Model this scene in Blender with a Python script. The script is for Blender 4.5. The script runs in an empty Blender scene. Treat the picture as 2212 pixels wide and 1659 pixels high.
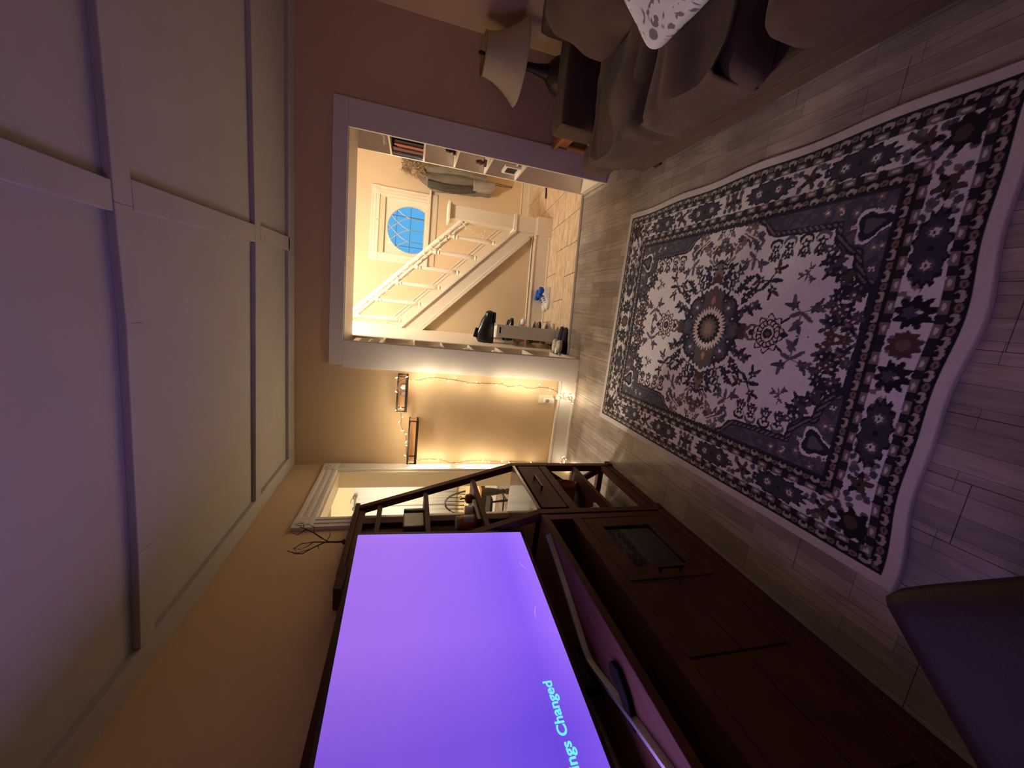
import bpy, bmesh, math, random
import numpy as np
from mathutils import Vector, Matrix, noise
random.seed(7)
C = bpy.context.scene.collection
SC = bpy.context.scene
PI = math.pi

# ---------------------------------------------------------------- camera, world, lights, exposure
YAW, PIT, ROLL, CH, FPX = -0.2023, -0.2682, 0.0598, 1.62, 812.8
fw = Vector((math.sin(YAW)*math.cos(PIT), math.cos(YAW)*math.cos(PIT), math.sin(PIT)))
rt = Vector((math.cos(YAW), -math.sin(YAW), 0)); up = rt.cross(fw)
R_ = math.cos(ROLL)*rt + math.sin(ROLL)*up; U_ = -math.sin(ROLL)*rt + math.cos(ROLL)*up
cam = bpy.data.cameras.new('camera'); camo = bpy.data.objects.new('camera', cam); C.objects.link(camo)
M = Matrix.Identity(4)                       # the phone was held so that the room's up points to the picture's left
for i, v in enumerate((-U_, R_, -fw)):
    for j in range(3): M[j][i] = v[j]
M[2][3] = CH
camo.matrix_world = M
cam.sensor_fit = 'HORIZONTAL'; cam.sensor_width = 36; cam.lens = FPX/2212*36; cam.clip_start = 0.02
SC.camera = camo
SC.view_settings.view_transform = 'Standard'; SC.view_settings.look = 'None'
SC.view_settings.gamma = 1; SC.view_settings.exposure = 0.0; SC.view_settings.use_curve_mapping = False
w = bpy.data.worlds.new('world'); SC.world = w; w.use_nodes = True
w.node_tree.nodes['Background'].inputs[0].default_value = (0.075, 0.48, 0.95, 1)   # blue hour sky
w.node_tree.nodes['Background'].inputs[1].default_value = 1.0

def light(name, kind, loc, power, col, **k):
    l = bpy.data.lights.new(name, kind); l.energy = power; l.color = col
    o = bpy.data.objects.new(name, l); C.objects.link(o); o.location = loc
    for a, v in k.items():
        if a == 'look': o.rotation_euler = (Vector(v)-Vector(loc)).to_track_quat('-Z', 'Y').to_euler()
        else: setattr(l, a, v)
    return o
WARM = (1.0, 0.80, 0.52)
HALLC = (1.0, 0.90, 0.75)
P_STAIR, P_HALL, P_KIT, P_SCREEN_FILL, P_REAR_FILL = 20, 130, 165, 8.0, 0.5

# ---------------------------------------------------------------- colours and materials
def lin(r, g=None, b=None):
    if g is None: g = b = r
    f = lambda c: (c/255/12.92) if c/255 <= 0.04045 else ((c/255+0.055)/1.055)**2.4
    return (f(r), f(g), f(b), 1)
MATS = {}
def mat(name, col, rough=0.6, metal=0.0, var=0.0, scale=8.0, bump=0.0, bscale=60.0, stretch=None, emit=None, estr=0.0, spec=0.5, rnd=0.0, coat=0.0, sheen=0.0):
    """procedural principled material: base colour broken up by noise, optional grain along an axis, bump and per-object variation"""
    if name in MATS: return MATS[name]
    m = bpy.data.materials.new(name); m.use_nodes = True; n = m.node_tree.nodes; L = m.node_tree.links
    b = n['Principled BSDF']; b.inputs['Roughness'].default_value = rough; b.inputs['Metallic'].default_value = metal
    b.inputs['Specular IOR Level'].default_value = spec; b.inputs['Coat Weight'].default_value = coat
    b.inputs['Sheen Weight'].default_value = sheen
    b.inputs['Base Color'].default_value = col
    tc = n.new('ShaderNodeTexCoord'); mp = n.new('ShaderNodeMapping')
    if stretch: mp.inputs['Scale'].default_value = stretch
    L.new(tc.outputs['Object'], mp.inputs['Vector'])
    if var > 0 or rnd > 0:
        no = n.new('ShaderNodeTexNoise'); no.inputs['Scale'].default_value = scale; no.inputs['Detail'].default_value = 6
        L.new(mp.outputs['Vector'], no.inputs['Vector'])
        hs = n.new('ShaderNodeHueSaturation'); hs.inputs['Color'].default_value = col
        mr = n.new('ShaderNodeMapRange'); mr.inputs['To Min'].default_value = 1-var; mr.inputs['To Max'].default_value = 1+var
        mr.inputs['From Min'].default_value = 0.25; mr.inputs['From Max'].default_value = 0.75
        L.new(no.outputs['Fac'], mr.inputs['Value'])
        src = mr.outputs['Result']
        if rnd > 0:
            oi = n.new('ShaderNodeObjectInfo'); m2 = n.new('ShaderNodeMapRange')
            m2.inputs['To Min'].default_value = 1-rnd; m2.inputs['To Max'].default_value = 1+rnd
            L.new(oi.outputs['Random'], m2.inputs['Value'])
            mu = n.new('ShaderNodeMath'); mu.operation = 'MULTIPLY'
            L.new(src, mu.inputs[0]); L.new(m2.outputs['Result'], mu.inputs[1]); src = mu.outputs[0]
        L.new(src, hs.inputs['Value']); L.new(hs.outputs['Color'], b.inputs['Base Color'])
    if bump > 0:
        nb = n.new('ShaderNodeTexNoise'); nb.inputs['Scale'].default_value = bscale; nb.inputs['Detail'].default_value = 4
        L.new(mp.outputs['Vector'], nb.inputs['Vector'])
        bp = n.new('ShaderNodeBump'); bp.inputs['Strength'].default_value = bump; bp.inputs['Distance'].default_value = 0.01
        L.new(nb.outputs['Fac'], bp.inputs['Height']); L.new(bp.outputs['Normal'], b.inputs['Normal'])
    if emit:
        b.inputs['Emission Color'].default_value = emit; b.inputs['Emission Strength'].default_value = estr
    MATS[name] = m; return m

def glass_mat():
    m = bpy.data.materials.new('clear_glass'); m.use_nodes = True; n = m.node_tree.nodes; L = m.node_tree.links
    n.remove(n['Principled BSDF'])
    t = n.new('ShaderNodeBsdfTransparent'); g = n.new('ShaderNodeBsdfGlossy'); g.inputs['Roughness'].default_value = 0.03
    x = n.new('ShaderNodeMixShader'); x.inputs[0].default_value = 0.06
    L.new(t.outputs[0], x.inputs[1]); L.new(g.outputs[0], x.inputs[2]); L.new(x.outputs[0], n['Material Output'].inputs[0]); return m

m_wall = mat('tan_wall_paint', lin(212, 184, 148), 0.75, var=0.04, scale=3, bump=0.06, bscale=90)
m_hwall = mat('cream_wall_paint', lin(220, 196, 160), 0.75, var=0.05, scale=2.5, bump=0.05, bscale=60)
m_kwall = mat('yellow_wall_paint', lin(236, 216, 172), 0.75, var=0.03, scale=3)
m_ceil = mat('white_ceiling_paint', lin(180, 175, 170), 0.85, var=0.03, scale=4, bump=0.05, bscale=80)
m_trim = mat('white_gloss_trim_paint', lin(226, 220, 214), 0.42, var=0.02, scale=5, bump=0.02, bscale=20)
m_htrim = mat('cream_gloss_trim_paint', lin(232, 218, 196), 0.42, var=0.03, scale=5, bump=0.02, bscale=25)
m_dark = mat('dark_walnut_stain', lin(82, 50, 40), 0.6, spec=0.12, var=0.22, scale=6, stretch=(6, 1, 1), bump=0.05, bscale=40)
m_darkz = mat('dark_walnut_stain_upright', lin(82, 50, 40), 0.6, spec=0.12, var=0.22, scale=6, stretch=(6, 6, 0.8), bump=0.05, bscale=40)
m_darkg = mat('glossy_walnut_counter', lin(90, 58, 46), 0.24, coat=0.5, var=0.15, scale=6, stretch=(6, 1, 1))
m_joint = mat('dark_plank_joint', lin(74, 66, 60), 0.8, var=0.1)
m_gap = mat('shadow_gap_black', lin(14, 11, 12), 0.8, var=0.1)
m_black = mat('black_satin_plastic', lin(16, 16, 18), 0.35, var=0.1)
m_bezel = mat('dark_grey_bezel', lin(40, 36, 42), 0.3, var=0.05)
m_chrome = mat('brushed_chrome', lin(170, 172, 178), 0.28, 0.9, var=0.05, scale=30)
m_iron = mat('black_iron', lin(30, 24, 22), 0.5, 0.4, var=0.2)
m_bronze = mat('dark_bronze_handle', lin(52, 44, 40), 0.35, 0.7, var=0.1)
m_sofa = mat('brown_microsuede', lin(82, 61, 48), 0.92, var=0.42, scale=3.5, bump=0.15, bscale=220, sheen=0.06)
m_sofa2 = mat('brown_suede_frame', lin(80, 58, 44), 0.9, var=0.15, scale=6, bump=0.12, bscale=220, sheen=0.05)
m_shade = mat('ivory_fabric_shade', lin(178, 164, 140), 0.9, var=0.04, bump=0.05, bscale=200)
m_lampbase = mat('dark_carved_resin', lin(60, 42, 28), 0.45, var=0.5, scale=30, bump=0.5, bscale=45)
m_terra = mat('terracotta', lin(168, 100, 74), 0.85, var=0.15, scale=20, bump=0.1)
m_soil = mat('dark_soil', lin(40, 28, 22), 0.95, var=0.4, scale=60, bump=0.4)
m_white = mat('white_plastic', lin(228, 224, 216), 0.4, var=0.02)
m_paper = mat('white_paper', lin(232, 228, 220), 0.8, var=0.03)
m_leather = mat('oxblood_leather', lin(40, 16, 10), 0.55, spec=0.2, var=0.2, scale=8, bump=0.12, bscale=160)
m_tile_g = mat('dark_grout', lin(112, 84, 58), 0.9, var=0.1)
m_gold = mat('gold_metal', lin(200, 160, 80), 0.3, 1.0, var=0.05)
m_red = mat('dark_red_glaze', lin(120, 24, 26), 0.35, var=0.1)
m_orange = mat('orange_wax', lin(186, 82, 40), 0.5, var=0.08)
m_label = mat('grey_print_label', lin(150, 145, 150), 0.6, var=0.25, scale=60)
m_jar = mat('smoked_grey_tin', lin(112, 104, 96), 0.4, 0.1, var=0.08, scale=12)
m_wood = mat('honey_wood', lin(170, 110, 66), 0.5, var=0.2, scale=8, stretch=(1, 6, 6))
m_shelfwood = mat('pale_pine_board', lin(214, 168, 118), 0.55, var=0.12, scale=10, stretch=(1, 8, 8))
m_twig = mat('brown_twig_bark', lin(70, 44, 36), 0.9, var=0.3, scale=40)
m_curtain = mat('white_cotton_curtain', lin(242, 240, 232), 0.9, var=0.015, scale=6, bump=0.03, bscale=200)
m_rubber = mat('black_glossy_rubber', lin(28, 28, 26), 0.28, var=0.2, scale=10)
m_fleece = mat('cream_fleece', lin(206, 192, 172), 1.0, var=0.15, scale=60, bump=0.6, bscale=120)
m_navy = mat('navy_suede', lin(38, 36, 48), 0.9, var=0.15, scale=30, bump=0.1, bscale=200)
m_blue = mat('cobalt_blue_canvas', lin(24, 78, 178), 0.8, var=0.12, scale=40)
m_parka = mat('olive_grey_nylon', lin(112, 104, 90), 0.6, var=0.18, scale=10, bump=0.15, bscale=30)
m_parka_d = mat('charcoal_nylon', lin(66, 60, 54), 0.6, var=0.2, scale=14)
m_parka_l = mat('pale_pink_grey_cloth', lin(188, 166, 148), 0.85, var=0.12, scale=20)
m_fur = mat('tan_fake_fur', lin(168, 142, 112), 1.0, var=0.35, scale=50)
m_brownl = mat('brown_boot_leather', lin(92, 60, 42), 0.5, var=0.25, scale=20, bump=0.15)
m_coral = mat('coral_red_canvas', lin(204, 92, 84), 0.7, var=0.1)
m_grey = mat('grey_mesh_fabric', lin(150, 140, 132), 0.85, var=0.15, scale=40, bump=0.2)
m_glass = glass_mat(); MATS['clear_glass'] = m_glass
m_doorglass = mat('dark_cabinet_glass', lin(22, 17, 18), 0.08, var=0.1, spec=0.6)
m_lead = mat('grey_lead_came', lin(190, 184, 176), 0.45, 0.2, var=0.1)
m_rod = mat('pewter_rod', lin(128, 122, 114), 0.4, 0.3, var=0.05)
m_storm = mat('blue_storm_sash', lin(58, 98, 128), 0.6, var=0.05)
m_bulb = mat('warm_fairy_bulb', lin(255, 236, 200), 0.3, emit=(1.0, 0.80, 0.48, 1), estr=5.0)
m_bulb_off = mat('unlit_clear_bulb', lin(240, 228, 205), 0.25, var=0.02)
m_wire = mat('brown_fairy_wire', lin(120, 84, 48), 0.6, var=0.1)
m_wirew = mat('white_fairy_wire', lin(238, 228, 208), 0.6, var=0.03)
m_thresh = mat('grey_threshold_strip', lin(124, 112, 104), 0.5, var=0.1, scale=20, stretch=(1, 8, 1))
m_blackwood = mat('black_painted_wood', lin(40, 36, 34), 0.45, var=0.15)

def floor_mat():
    m = bpy.data.materials.new('grey_wood_look_planks'); m.use_nodes = True; n = m.node_tree.nodes; L = m.node_tree.links
    b = n['Principled BSDF']; b.inputs['Roughness'].default_value = 0.42; b.inputs['Specular IOR Level'].default_value = 0.4
    g = n.new('ShaderNodeNewGeometry'); sp = n.new('ShaderNodeSeparateXYZ'); L.new(g.outputs['Position'], sp.inputs[0])
    cb = n.new('ShaderNodeCombineXYZ'); L.new(sp.outputs['Y'], cb.inputs['X']); L.new(sp.outputs['X'], cb.inputs['Y'])
    br = n.new('ShaderNodeTexBrick'); br.inputs['Scale'].default_value = 1.0; br.inputs['Brick Width'].default_value = 0.42; br.inputs['Row Height'].default_value = 0.0653
    br.inputs['Mortar Size'].default_value = 0.0012; br.inputs['Mortar Smooth'].default_value = 0.6; br.inputs['Bias'].default_value = 0.0
    br.inputs['Color1'].default_value = lin(160, 146, 134); br.inputs['Color2'].default_value = lin(128, 116, 106); br.inputs['Mortar'].default_value = lin(84, 76, 72)
    br.offset = 0.37; br.offset_frequency = 3
    L.new(cb.outputs[0], br.inputs['Vector'])
    mp = n.new('ShaderNodeMapping'); mp.inputs['Scale'].default_value = (26, 2.6, 1); L.new(g.outputs['Position'], mp.inputs['Vector'])
    no = n.new('ShaderNodeTexNoise'); no.inputs['Scale'].default_value = 1.6; no.inputs['Detail'].default_value = 8; no.inputs['Roughness'].default_value = 0.65; no.inputs['Distortion'].default_value = 0.6
    L.new(mp.outputs[0], no.inputs['Vector'])
    no2 = n.new('ShaderNodeTexNoise'); no2.inputs['Scale'].default_value = 3.0; no2.inputs['Detail'].default_value = 3; L.new(g.outputs['Position'], no2.inputs['Vector'])
    ad = n.new('ShaderNodeMath'); ad.operation = 'ADD'; L.new(no.outputs['Fac'], ad.inputs[0]); L.new(no2.outputs['Fac'], ad.inputs[1])
    mr = n.new('ShaderNodeMapRange'); mr.inputs['From Min'].default_value = 0.7; mr.inputs['From Max'].default_value = 1.3; mr.inputs['To Min'].default_value = 0.62; mr.inputs['To Max'].default_value = 1.38
    L.new(ad.outputs[0], mr.inputs['Value'])
    hs = n.new('ShaderNodeHueSaturation'); L.new(br.outputs['Color'], hs.inputs['Color']); L.new(mr.outputs[0], hs.inputs['Value'])
    L.new(hs.outputs[0], b.inputs['Base Color'])
    bp = n.new('ShaderNodeBump'); bp.inputs['Strength'].default_value = 0.06; bp.inputs['Distance'].default_value = 0.01
    L.new(no.outputs['Fac'], bp.inputs['Height']); L.new(bp.outputs[0], b.inputs['Normal'])
    return m
m_floor = floor_mat()

def tile_mat():
    m = bpy.data.materials.new('beige_wood_look_tile'); m.use_nodes = True; n = m.node_tree.nodes; L = m.node_tree.links
    b = n['Principled BSDF']; b.inputs['Roughness'].default_value = 0.38
    g = n.new('ShaderNodeNewGeometry'); oi = n.new('ShaderNodeObjectInfo')
    ad = n.new('ShaderNodeVectorMath'); ad.operation = 'ADD'; L.new(g.outputs['Position'], ad.inputs[0]); L.new(oi.outputs['Random'], ad.inputs[1])
    mp = n.new('ShaderNodeMapping'); mp.inputs['Scale'].default_value = (3, 11, 1); L.new(ad.outputs[0], mp.inputs['Vector'])
    no = n.new('ShaderNodeTexNoise'); no.inputs['Scale'].default_value = 2.0; no.inputs['Detail'].default_value = 8; no.inputs['Distortion'].default_value = 1.4; L.new(mp.outputs[0], no.inputs['Vector'])
    cr = n.new('ShaderNodeValToRGB'); e = cr.color_ramp.elements
    e[0].position = 0.32; e[0].color = lin(190, 160, 126); e[1].position = 0.6; e[1].color = lin(224, 200, 168)
    L.new(no.outputs['Fac'], cr.inputs[0]); L.new(cr.outputs[0], b.inputs['Base Color']); return m
m_tile = tile_mat()

# ---------------------------------------------------------------- mesh helpers
def box(bm, x0, x1, y0, y1, z0, z1, mtx=None):
    vs = [bm.verts.new((x, y, z)) for z in (z0, z1) for y in (y0, y1) for x in (x0, x1)]
    for f in ((0, 2, 3, 1), (4, 5, 7, 6), (0, 1, 5, 4), (2, 6, 7, 3), (0, 4, 6, 2), (1, 3, 7, 5)):
        bm.faces.new([vs[i] for i in f])
    if mtx: bmesh.ops.transform(bm, matrix=mtx, verts=vs)
    return vs
def bar(bm, p0, p1, w, h, upv=(0, 0, 1)):
    """rectangular bar between two points; w sideways, h along upv"""
    p0, p1 = Vector(p0), Vector(p1); d = (p1-p0).normalized(); u = Vector(upv); s = d.cross(u).normalized(); u = s.cross(d).normalized()
    vs = []
    for p in (p0, p1):
        for a, b in ((-1, -1), (1, -1), (1, 1), (-1, 1)): vs.append(bm.verts.new(p + s*a*w/2 + u*b*h/2))
    for f in ((3, 2, 1, 0), (4, 5, 6, 7), (0, 1, 5, 4), (1, 2, 6, 5), (2, 3, 7, 6), (3, 0, 4, 7)): bm.faces.new([vs[i] for i in f])
    return vs
def tube(bm, pts, r, seg=6, closed=False):
    pts = [Vector(p) for p in pts]; rings = []
    rr = r if isinstance(r, (list, tuple)) else [r]*len(pts)
    for i, p in enumerate(pts):
        a = pts[max(i-1, 0)]; b = pts[min(i+1, len(pts)-1)]; d = (b-a)
        if d.length < 1e-9: d = Vector((0, 0, 1))
        d.normalize(); u = d.cross(Vector((0, 0, 1)) if abs(d.z) < 0.9 else Vector((1, 0, 0))).normalized(); v = d.cross(u)
        rings.append([bm.verts.new(p + (u*math.cos(2*PI*k/seg) + v*math.sin(2*PI*k/seg))*rr[i]) for k in range(seg)])
    for a, b in zip(rings, rings[1:]):
        for k in range(seg): bm.faces.new((a[k], a[(k+1) % seg], b[(k+1) % seg], b[k]))
    bm.faces.new(rings[0][::-1]); bm.faces.new(rings[-1])
def lathe(bm, prof, c=(0, 0, 0), seg=20, axis='Z', sx=1, sy=1):
    rings = []
    for r, z in prof:
        ring = []
        for k in range(seg):
            a = 2*PI*k/seg; x, y = r*math.cos(a)*sx, r*math.sin(a)*sy
            q = (x, y, z) if axis == 'Z' else ((x, z, y) if axis == 'Y' else (z, x, y))
            ring.append(bm.verts.new((c[0]+q[0], c[1]+q[1], c[2]+q[2])))
        rings.append(ring)
    for a, b in zip(rings, rings[1:]):
        for k in range(seg): bm.faces.new((a[k], a[(k+1) % seg], b[(k+1) % seg], b[k]))
    bm.faces.new(rings[0][::-1]); bm.faces.new(rings[-1])
def prism(bm, poly, lo, hi, plane='XZ'):
    """polygon swept: plane XZ along Y, YZ along X, XY along Z"""
    f = {'XZ': lambda a, b, t: (a, t, b), 'YZ': lambda a, b, t: (t, a, b), 'XY': lambda a, b, t: (a, b, t)}[plane]
    A = [bm.verts.new(f(a, b, lo)) for a, b in poly]; B = [bm.verts.new(f(a, b, hi)) for a, b in poly]; n = len(poly)
    bm.faces.new(A); bm.faces.new(B[::-1])
    for i in range(n): bm.faces.new((A[i], B[i], B[(i+1) % n], A[(i+1) % n]))
def soft(bm, c, d, r=0.5, n=10, puff=0.0, amp=0.0, fr=4.0, seed=0.0, pinch=0.0, rot=None):
    """upholstered block: rounded box of full size d, faces puffed out, surface gently rumpled"""
    t = bmesh.new(); bmesh.ops.create_cube(t, size=2); bmesh.ops.subdivide_edges(t, edges=t.edges[:], cuts=n, use_grid_fill=True)
    hd = Vector(d)/2; rad = min(hd)*r; mp = {}
    for v in t.verts:
        p = v.co.copy(); q = Vector((p.x*hd.x, p.y*hd.y, p.z*hd.z))
        k = Vector([max(-(hd[i]-rad), min(hd[i]-rad, q[i])) for i in range(3)])
        dd = q-k
        if dd.length > 1e-6: q = k + dd.normalized()*rad
        pf = (1-p.x**2)*(1-p.y**2)
        q.z += puff*pf*(1 if p.z > 0 else -1)*abs(p.z)
        if pinch: q.x *= 1-pinch*(1-p.y**2)*p.x**2; q.y *= 1-pinch*(1-p.x**2)*p.y**2
        nv = noise.noise_vector((q + Vector((seed*7.1, seed*3.3, seed)))*fr)
        q += nv*amp
        if rot: q = rot @ q
        mp[v.index] = bm.verts.new(q + Vector(c))
    t.verts.index_update()
    for f in t.faces: bm.faces.new([mp[v.index] for v in f.verts])
    t.free()

H_ = Matrix.Translation((1.2, 3.85, 0)) @ Matrix.Rotation(math.atan(0.12), 4, 'Z') @ Matrix.Translation((-1.2, -3.85, 0))   # the hall sits a few degrees askew of the living room
def fin(name, bm, m, parent=None, smooth=False, bev=0.0, hall=False, weld=False):
    """finish a bmesh as ONE mesh object, origin at its base (or in its parent's frame)"""
    if weld: bmesh.ops.remove_doubles(bm, verts=bm.verts[:], dist=1e-5)
    bmesh.ops.recalc_face_normals(bm, faces=bm.faces[:])
    if hall: bmesh.ops.transform(bm, matrix=H_, verts=bm.verts[:])
    me = bpy.data.meshes.new(name); bm.to_mesh(me); bm.free()
    ms = m if isinstance(m, (list, tuple)) else [m]
    for q in ms: me.materials.append(q)
    if smooth:
        me.polygons.foreach_set('use_smooth', [True]*len(me.polygons))
        if hasattr(me, 'set_sharp_from_angle'): me.set_sharp_from_angle(angle=math.radians(45))
    o = bpy.data.objects.new(name, me); C.objects.link(o)
    if parent is not None:
        off = Vector((0, 0, 0)); p = parent
        while p is not None: off += p.location; p = p.parent
        me.transform(Matrix.Translation(-off)); o.parent = parent
    else:
        co = np.empty(len(me.vertices)*3); me.vertices.foreach_get('co', co); co = co.reshape(-1, 3)
        b0 = co.min(0); b1 = co.max(0); ctr = Vector(((b0[0]+b1[0])/2, (b0[1]+b1[1])/2, b0[2]))
        me.transform(Matrix.Translation(-ctr)); o.location = ctr
    if bev:
        md = o.modifiers.new('bevel', 'BEVEL'); md.width = bev; md.segments = 2; md.limit_method = 'ANGLE'; md.angle_limit = math.radians(50)
    return o
def tag(o, label, cat, group=None, kind=None):
    o['label'] = label; o['category'] = cat
    if group: o['group'] = group
    if kind: o['kind'] = kind
    return o
def thing(name, label, cat, loc, group=None, hall=False):
    o = bpy.data.objects.new(name, None); C.objects.link(o); o.empty_display_size = 0.05
    o.location = (H_ @ Vector(loc)) if hall else loc
    return tag(o, label, cat, group)
def struct(o, label=None):
    o['kind'] = 'structure'
    if label: o['label'] = label
    return o
def B(): return bmesh.new()
def box1(name, x0, x1, y0, y1, z0, z1, m, parent=None, bev=0.0, hall=False):
    b = B(); box(b, x0, x1, y0, y1, z0, z1); return fin(name, b, m, parent, bev=bev, hall=hall)

# ---------------------------------------------------------------- ROOM SHELL
XL, D, ZC, XR, YB = -1.53, 3.42, 2.56, 2.07, -1.7
# floor: dark bed and grey wood-look planks, one object each
fl = struct(box1('floor', XL-0.2, XR+0.1, YB-0.1, 3.885, -0.06, -0.0025, m_joint))
ROW = 0.196
def plank(x0, x1, y0, y1, z=0.0):
    b = B(); e = 0.0004
    lo = [(x0+e, y0+e), (x1-e, y0+e), (x1-e, y1-e), (x0+e, y1-e)]; k = 0.0010
    hi = [(x0+e+k, y0+e+k), (x1-e-k, y0+e+k), (x1-e-k, y1-e-k), (x0+e+k, y1-e-k)]
    A = [b.verts.new((x, y, z-0.0025)) for x, y in lo]; T = [b.verts.new((x, y, z)) for x, y in hi]
    b.faces.new(T)
    for i in range(4): b.faces.new((A[i], A[(i+1) % 4], T[(i+1) % 4], T[i]))
    return b
i = 0; x = XL
while x < XR-0.01:
    x1 = min(x+ROW, XR); y = -1.5 + (i*0.43) % 1.26; ylim = 3.42
    if x1 > -0.40 and x < 1.21: ylim = 3.893+0.12*((x+x1)/2-1.2)
    y0 = YB
    while y0 < ylim-0.02:
        y1 = min(y, ylim)
        if y1 > y0+0.02: fin('plank', plank(x, x1, y0, y1), m_floor, fl)
        y0 = y1; y += 1.26
    x = x1; i += 1
# far wall (the wall with the wide opening), 0.45 m thick around the built-in shelves
b = B(); box(b, XL-0.14, -0.600, D, 3.86, 0, ZC+0.05); box(b, 1.405, XR+0.12, D, 3.86, 0, ZC+0.05); box(b, -0.600, 1.405, D, 3.86, 2.175, ZC+0.05)
struct(fin('wall_back', b, m_wall))
# left wall with the kitchen doorway
KY0, KY1, KZ = 2.52, 3.262, 2.163
b = B(); box(b, XL-0.14, XL, YB, KY0, 0, ZC+0.05); box(b, XL-0.14, XL, KY1, D+0.001, 0, ZC+0.05); box(b, XL-0.14, XL, KY0, KY1, KZ, ZC+0.05)
struct(fin('wall_left', b, m_wall))
struct(box1('wall_right', XR, XR+0.12, YB, D, 0, ZC+0.05, m_wall))
struct(box1('wall_front', XL-0.14, XR+0.12, YB-0.12, YB, 0, ZC+0.05, m_wall))
struct(box1('ceiling', XL-0.14, XR+0.12, YB-0.12, 3.9, ZC, ZC+0.08, m_ceil))
# ceiling battens over the panel joints
ZB = 2.535
def batten(name, pts, wid, axis):
    """flat board hung on the ceiling along a slightly sagging line of (x,y) points"""
    b = B()
    for (p, q) in zip(pts, pts[1:]):
        bar(b, (p[0], p[1], (ZB+ZC)/2+0.0005), (q[0], q[1], (ZB+ZC)/2+0.0005), wid, ZC-ZB+0.001)
    return struct(fin(name, b, m_ceil, bev=0.003))
batten('trim_1', [(XL+0.06, YB), (XL+0.06, D)], 0.12, 'Y')
batten('trim_2', [(XL+0.12, D-0.085), (XR, D-0.065)], 0.15, 'X')
batten('trim_3', [(XL+0.12, 1.515), (-1.03, 1.545), (-0.19, 1.585), (0.19, 1.578), (XR, 1.57)], 0.085, 'X')
batten('trim_4', [(XL+0.12, 2.615), (0.2, 2.69), (XR, 2.68)], 0.085, 'X')
batten('trim_5', [(0.195, YB), (0.205, 1.53)], 0.092, 'Y')
batten('trim_6', [(0.229, 1.622), (0.265, 2.645)], 0.097, 'Y')
batten('trim_7', [(0.275, 2.735), (0.29, 3.30)], 0.097, 'Y')
batten('trim_8', [(XL+0.12, 0.45), (XR, 0.5)], 0.085, 'X')
# baseboards
def baseboard(name, x0, x1, y0, y1, h, m, face, hall=False, cap=True):
    b = B(); box(b, x0, x1, y0, y1, 0, h-0.028)
    if face == '-Y': box(b, x0, x1, y0+0.004, y1, h-0.028, h-0.012); box(b, x0, x1, y0-0.006, y1, h-0.012, h); box(b, x0, x1, y0-0.012, y0, 0, 0.02)
    if face == '-X': box(b, x0+0.004, x1, y0, y1, h-0.028, h-0.012); box(b, x0-0.006, x1, y0, y1, h-0.012, h)
    if face == '+X': box(b, x0, x1-0.004, y0, y1, h-0.028, h-0.012); box(b, x0, x1+0.006, y0, y1, h-0.012, h)
    return struct(fin(name, b, m, hall=hall, bev=0.002))
baseboard('baseboard_back_left', XL, -0.638, D-0.022, D, 0.182, m_trim, '-Y')
baseboard('baseboard_back_right', 1.405, XR, D-0.022, D, 0.182, m_trim, '-Y')
baseboard('baseboard_right', XR-0.022, XR, YB, D-0.03, 0.182, m_trim, '-X')
baseboard('baseboard_left', XL, XL+0.022, YB, KY0-0.13, 0.182, m_trim, '+X')

# ---- wide opening: casing boards and the open shelves built into both reveals
co = struct(box1('trim_9', -0.618, 1.402, D-0.022, D-0.0005, 2.168, 2.275, m_trim, bev=0.003))
co['label'] = 'head casing board over the wide opening'
o = struct(box1('trim_10', 1.206, 1.402, D-0.022, D-0.0005, 0, 2.168, m_trim, bev=0.003)); o['label'] = 'right casing board of the wide opening'
o = struct(box1('trim_11', -0.640, -0.412, D-0.022, D-0.0005, 0, 2.168, m_trim, bev=0.003)); o['label'] = 'left casing board of the wide opening'
o = struct(box1('trim_12', -0.60, 1.405, D, 3.86, 2.162, 2.176, m_htrim)); o['label'] = 'white head lining of the wide opening'

def bookcase(side, label, x_open, x_back, zs):
    t = thing('built_in_shelf', label, 'bookcase', ((x_open+x_back)/2, 3.64, 0))
    s = 1 if x_back > x_open else -1
    a, c = min(x_open, x_back), max(x_open, x_back)
    box1('back_panel', *( (x_back-0.012, x_back) if s > 0 else (x_back, x_back+0.012)), 3.425, 3.87, 0, 2.16, m_htrim, t)
    box1('side_panel', a+ (0 if s > 0 else 0.013), c-(0.013 if s > 0 else 0), 3.852, 3.872, 0, 2.16, m_htrim, t, bev=0.002)
    box1('side_panel', a+ (0 if s > 0 else 0.013), c-(0.013 if s > 0 else 0), 3.424, 3.440, 0, 2.16, m_htrim, t)
    for z in zs:
        q = x_open + 0.002*s
        box1('shelf', min(q, x_back-0.013*s), max(q, x_back-0.013*s), 3.441, 3.851, z-0.016, z, m_htrim, t, bev=0.002)
    box1('plinth', min(x_open+0.004*s, x_back-0.013*s), max(x_open+0.004*s, x_back-0.013*s), 3.441, 3.851, 0, 0.052, m_htrim, t)
    return t
bookcase('R', 'white built-in shelf in the right reveal of the opening, holding the dark books', 1.215, 1.402, (0.752, 1.05, 1.335, 1.61, 1.89))
bookcase('L', 'white built-in shelf in the left reveal of the opening, next to the fairy lights', -0.408, -0.598, (0.16, 0.47, 0.77, 1.06, 1.335, 1.60, 1.87))

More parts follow.
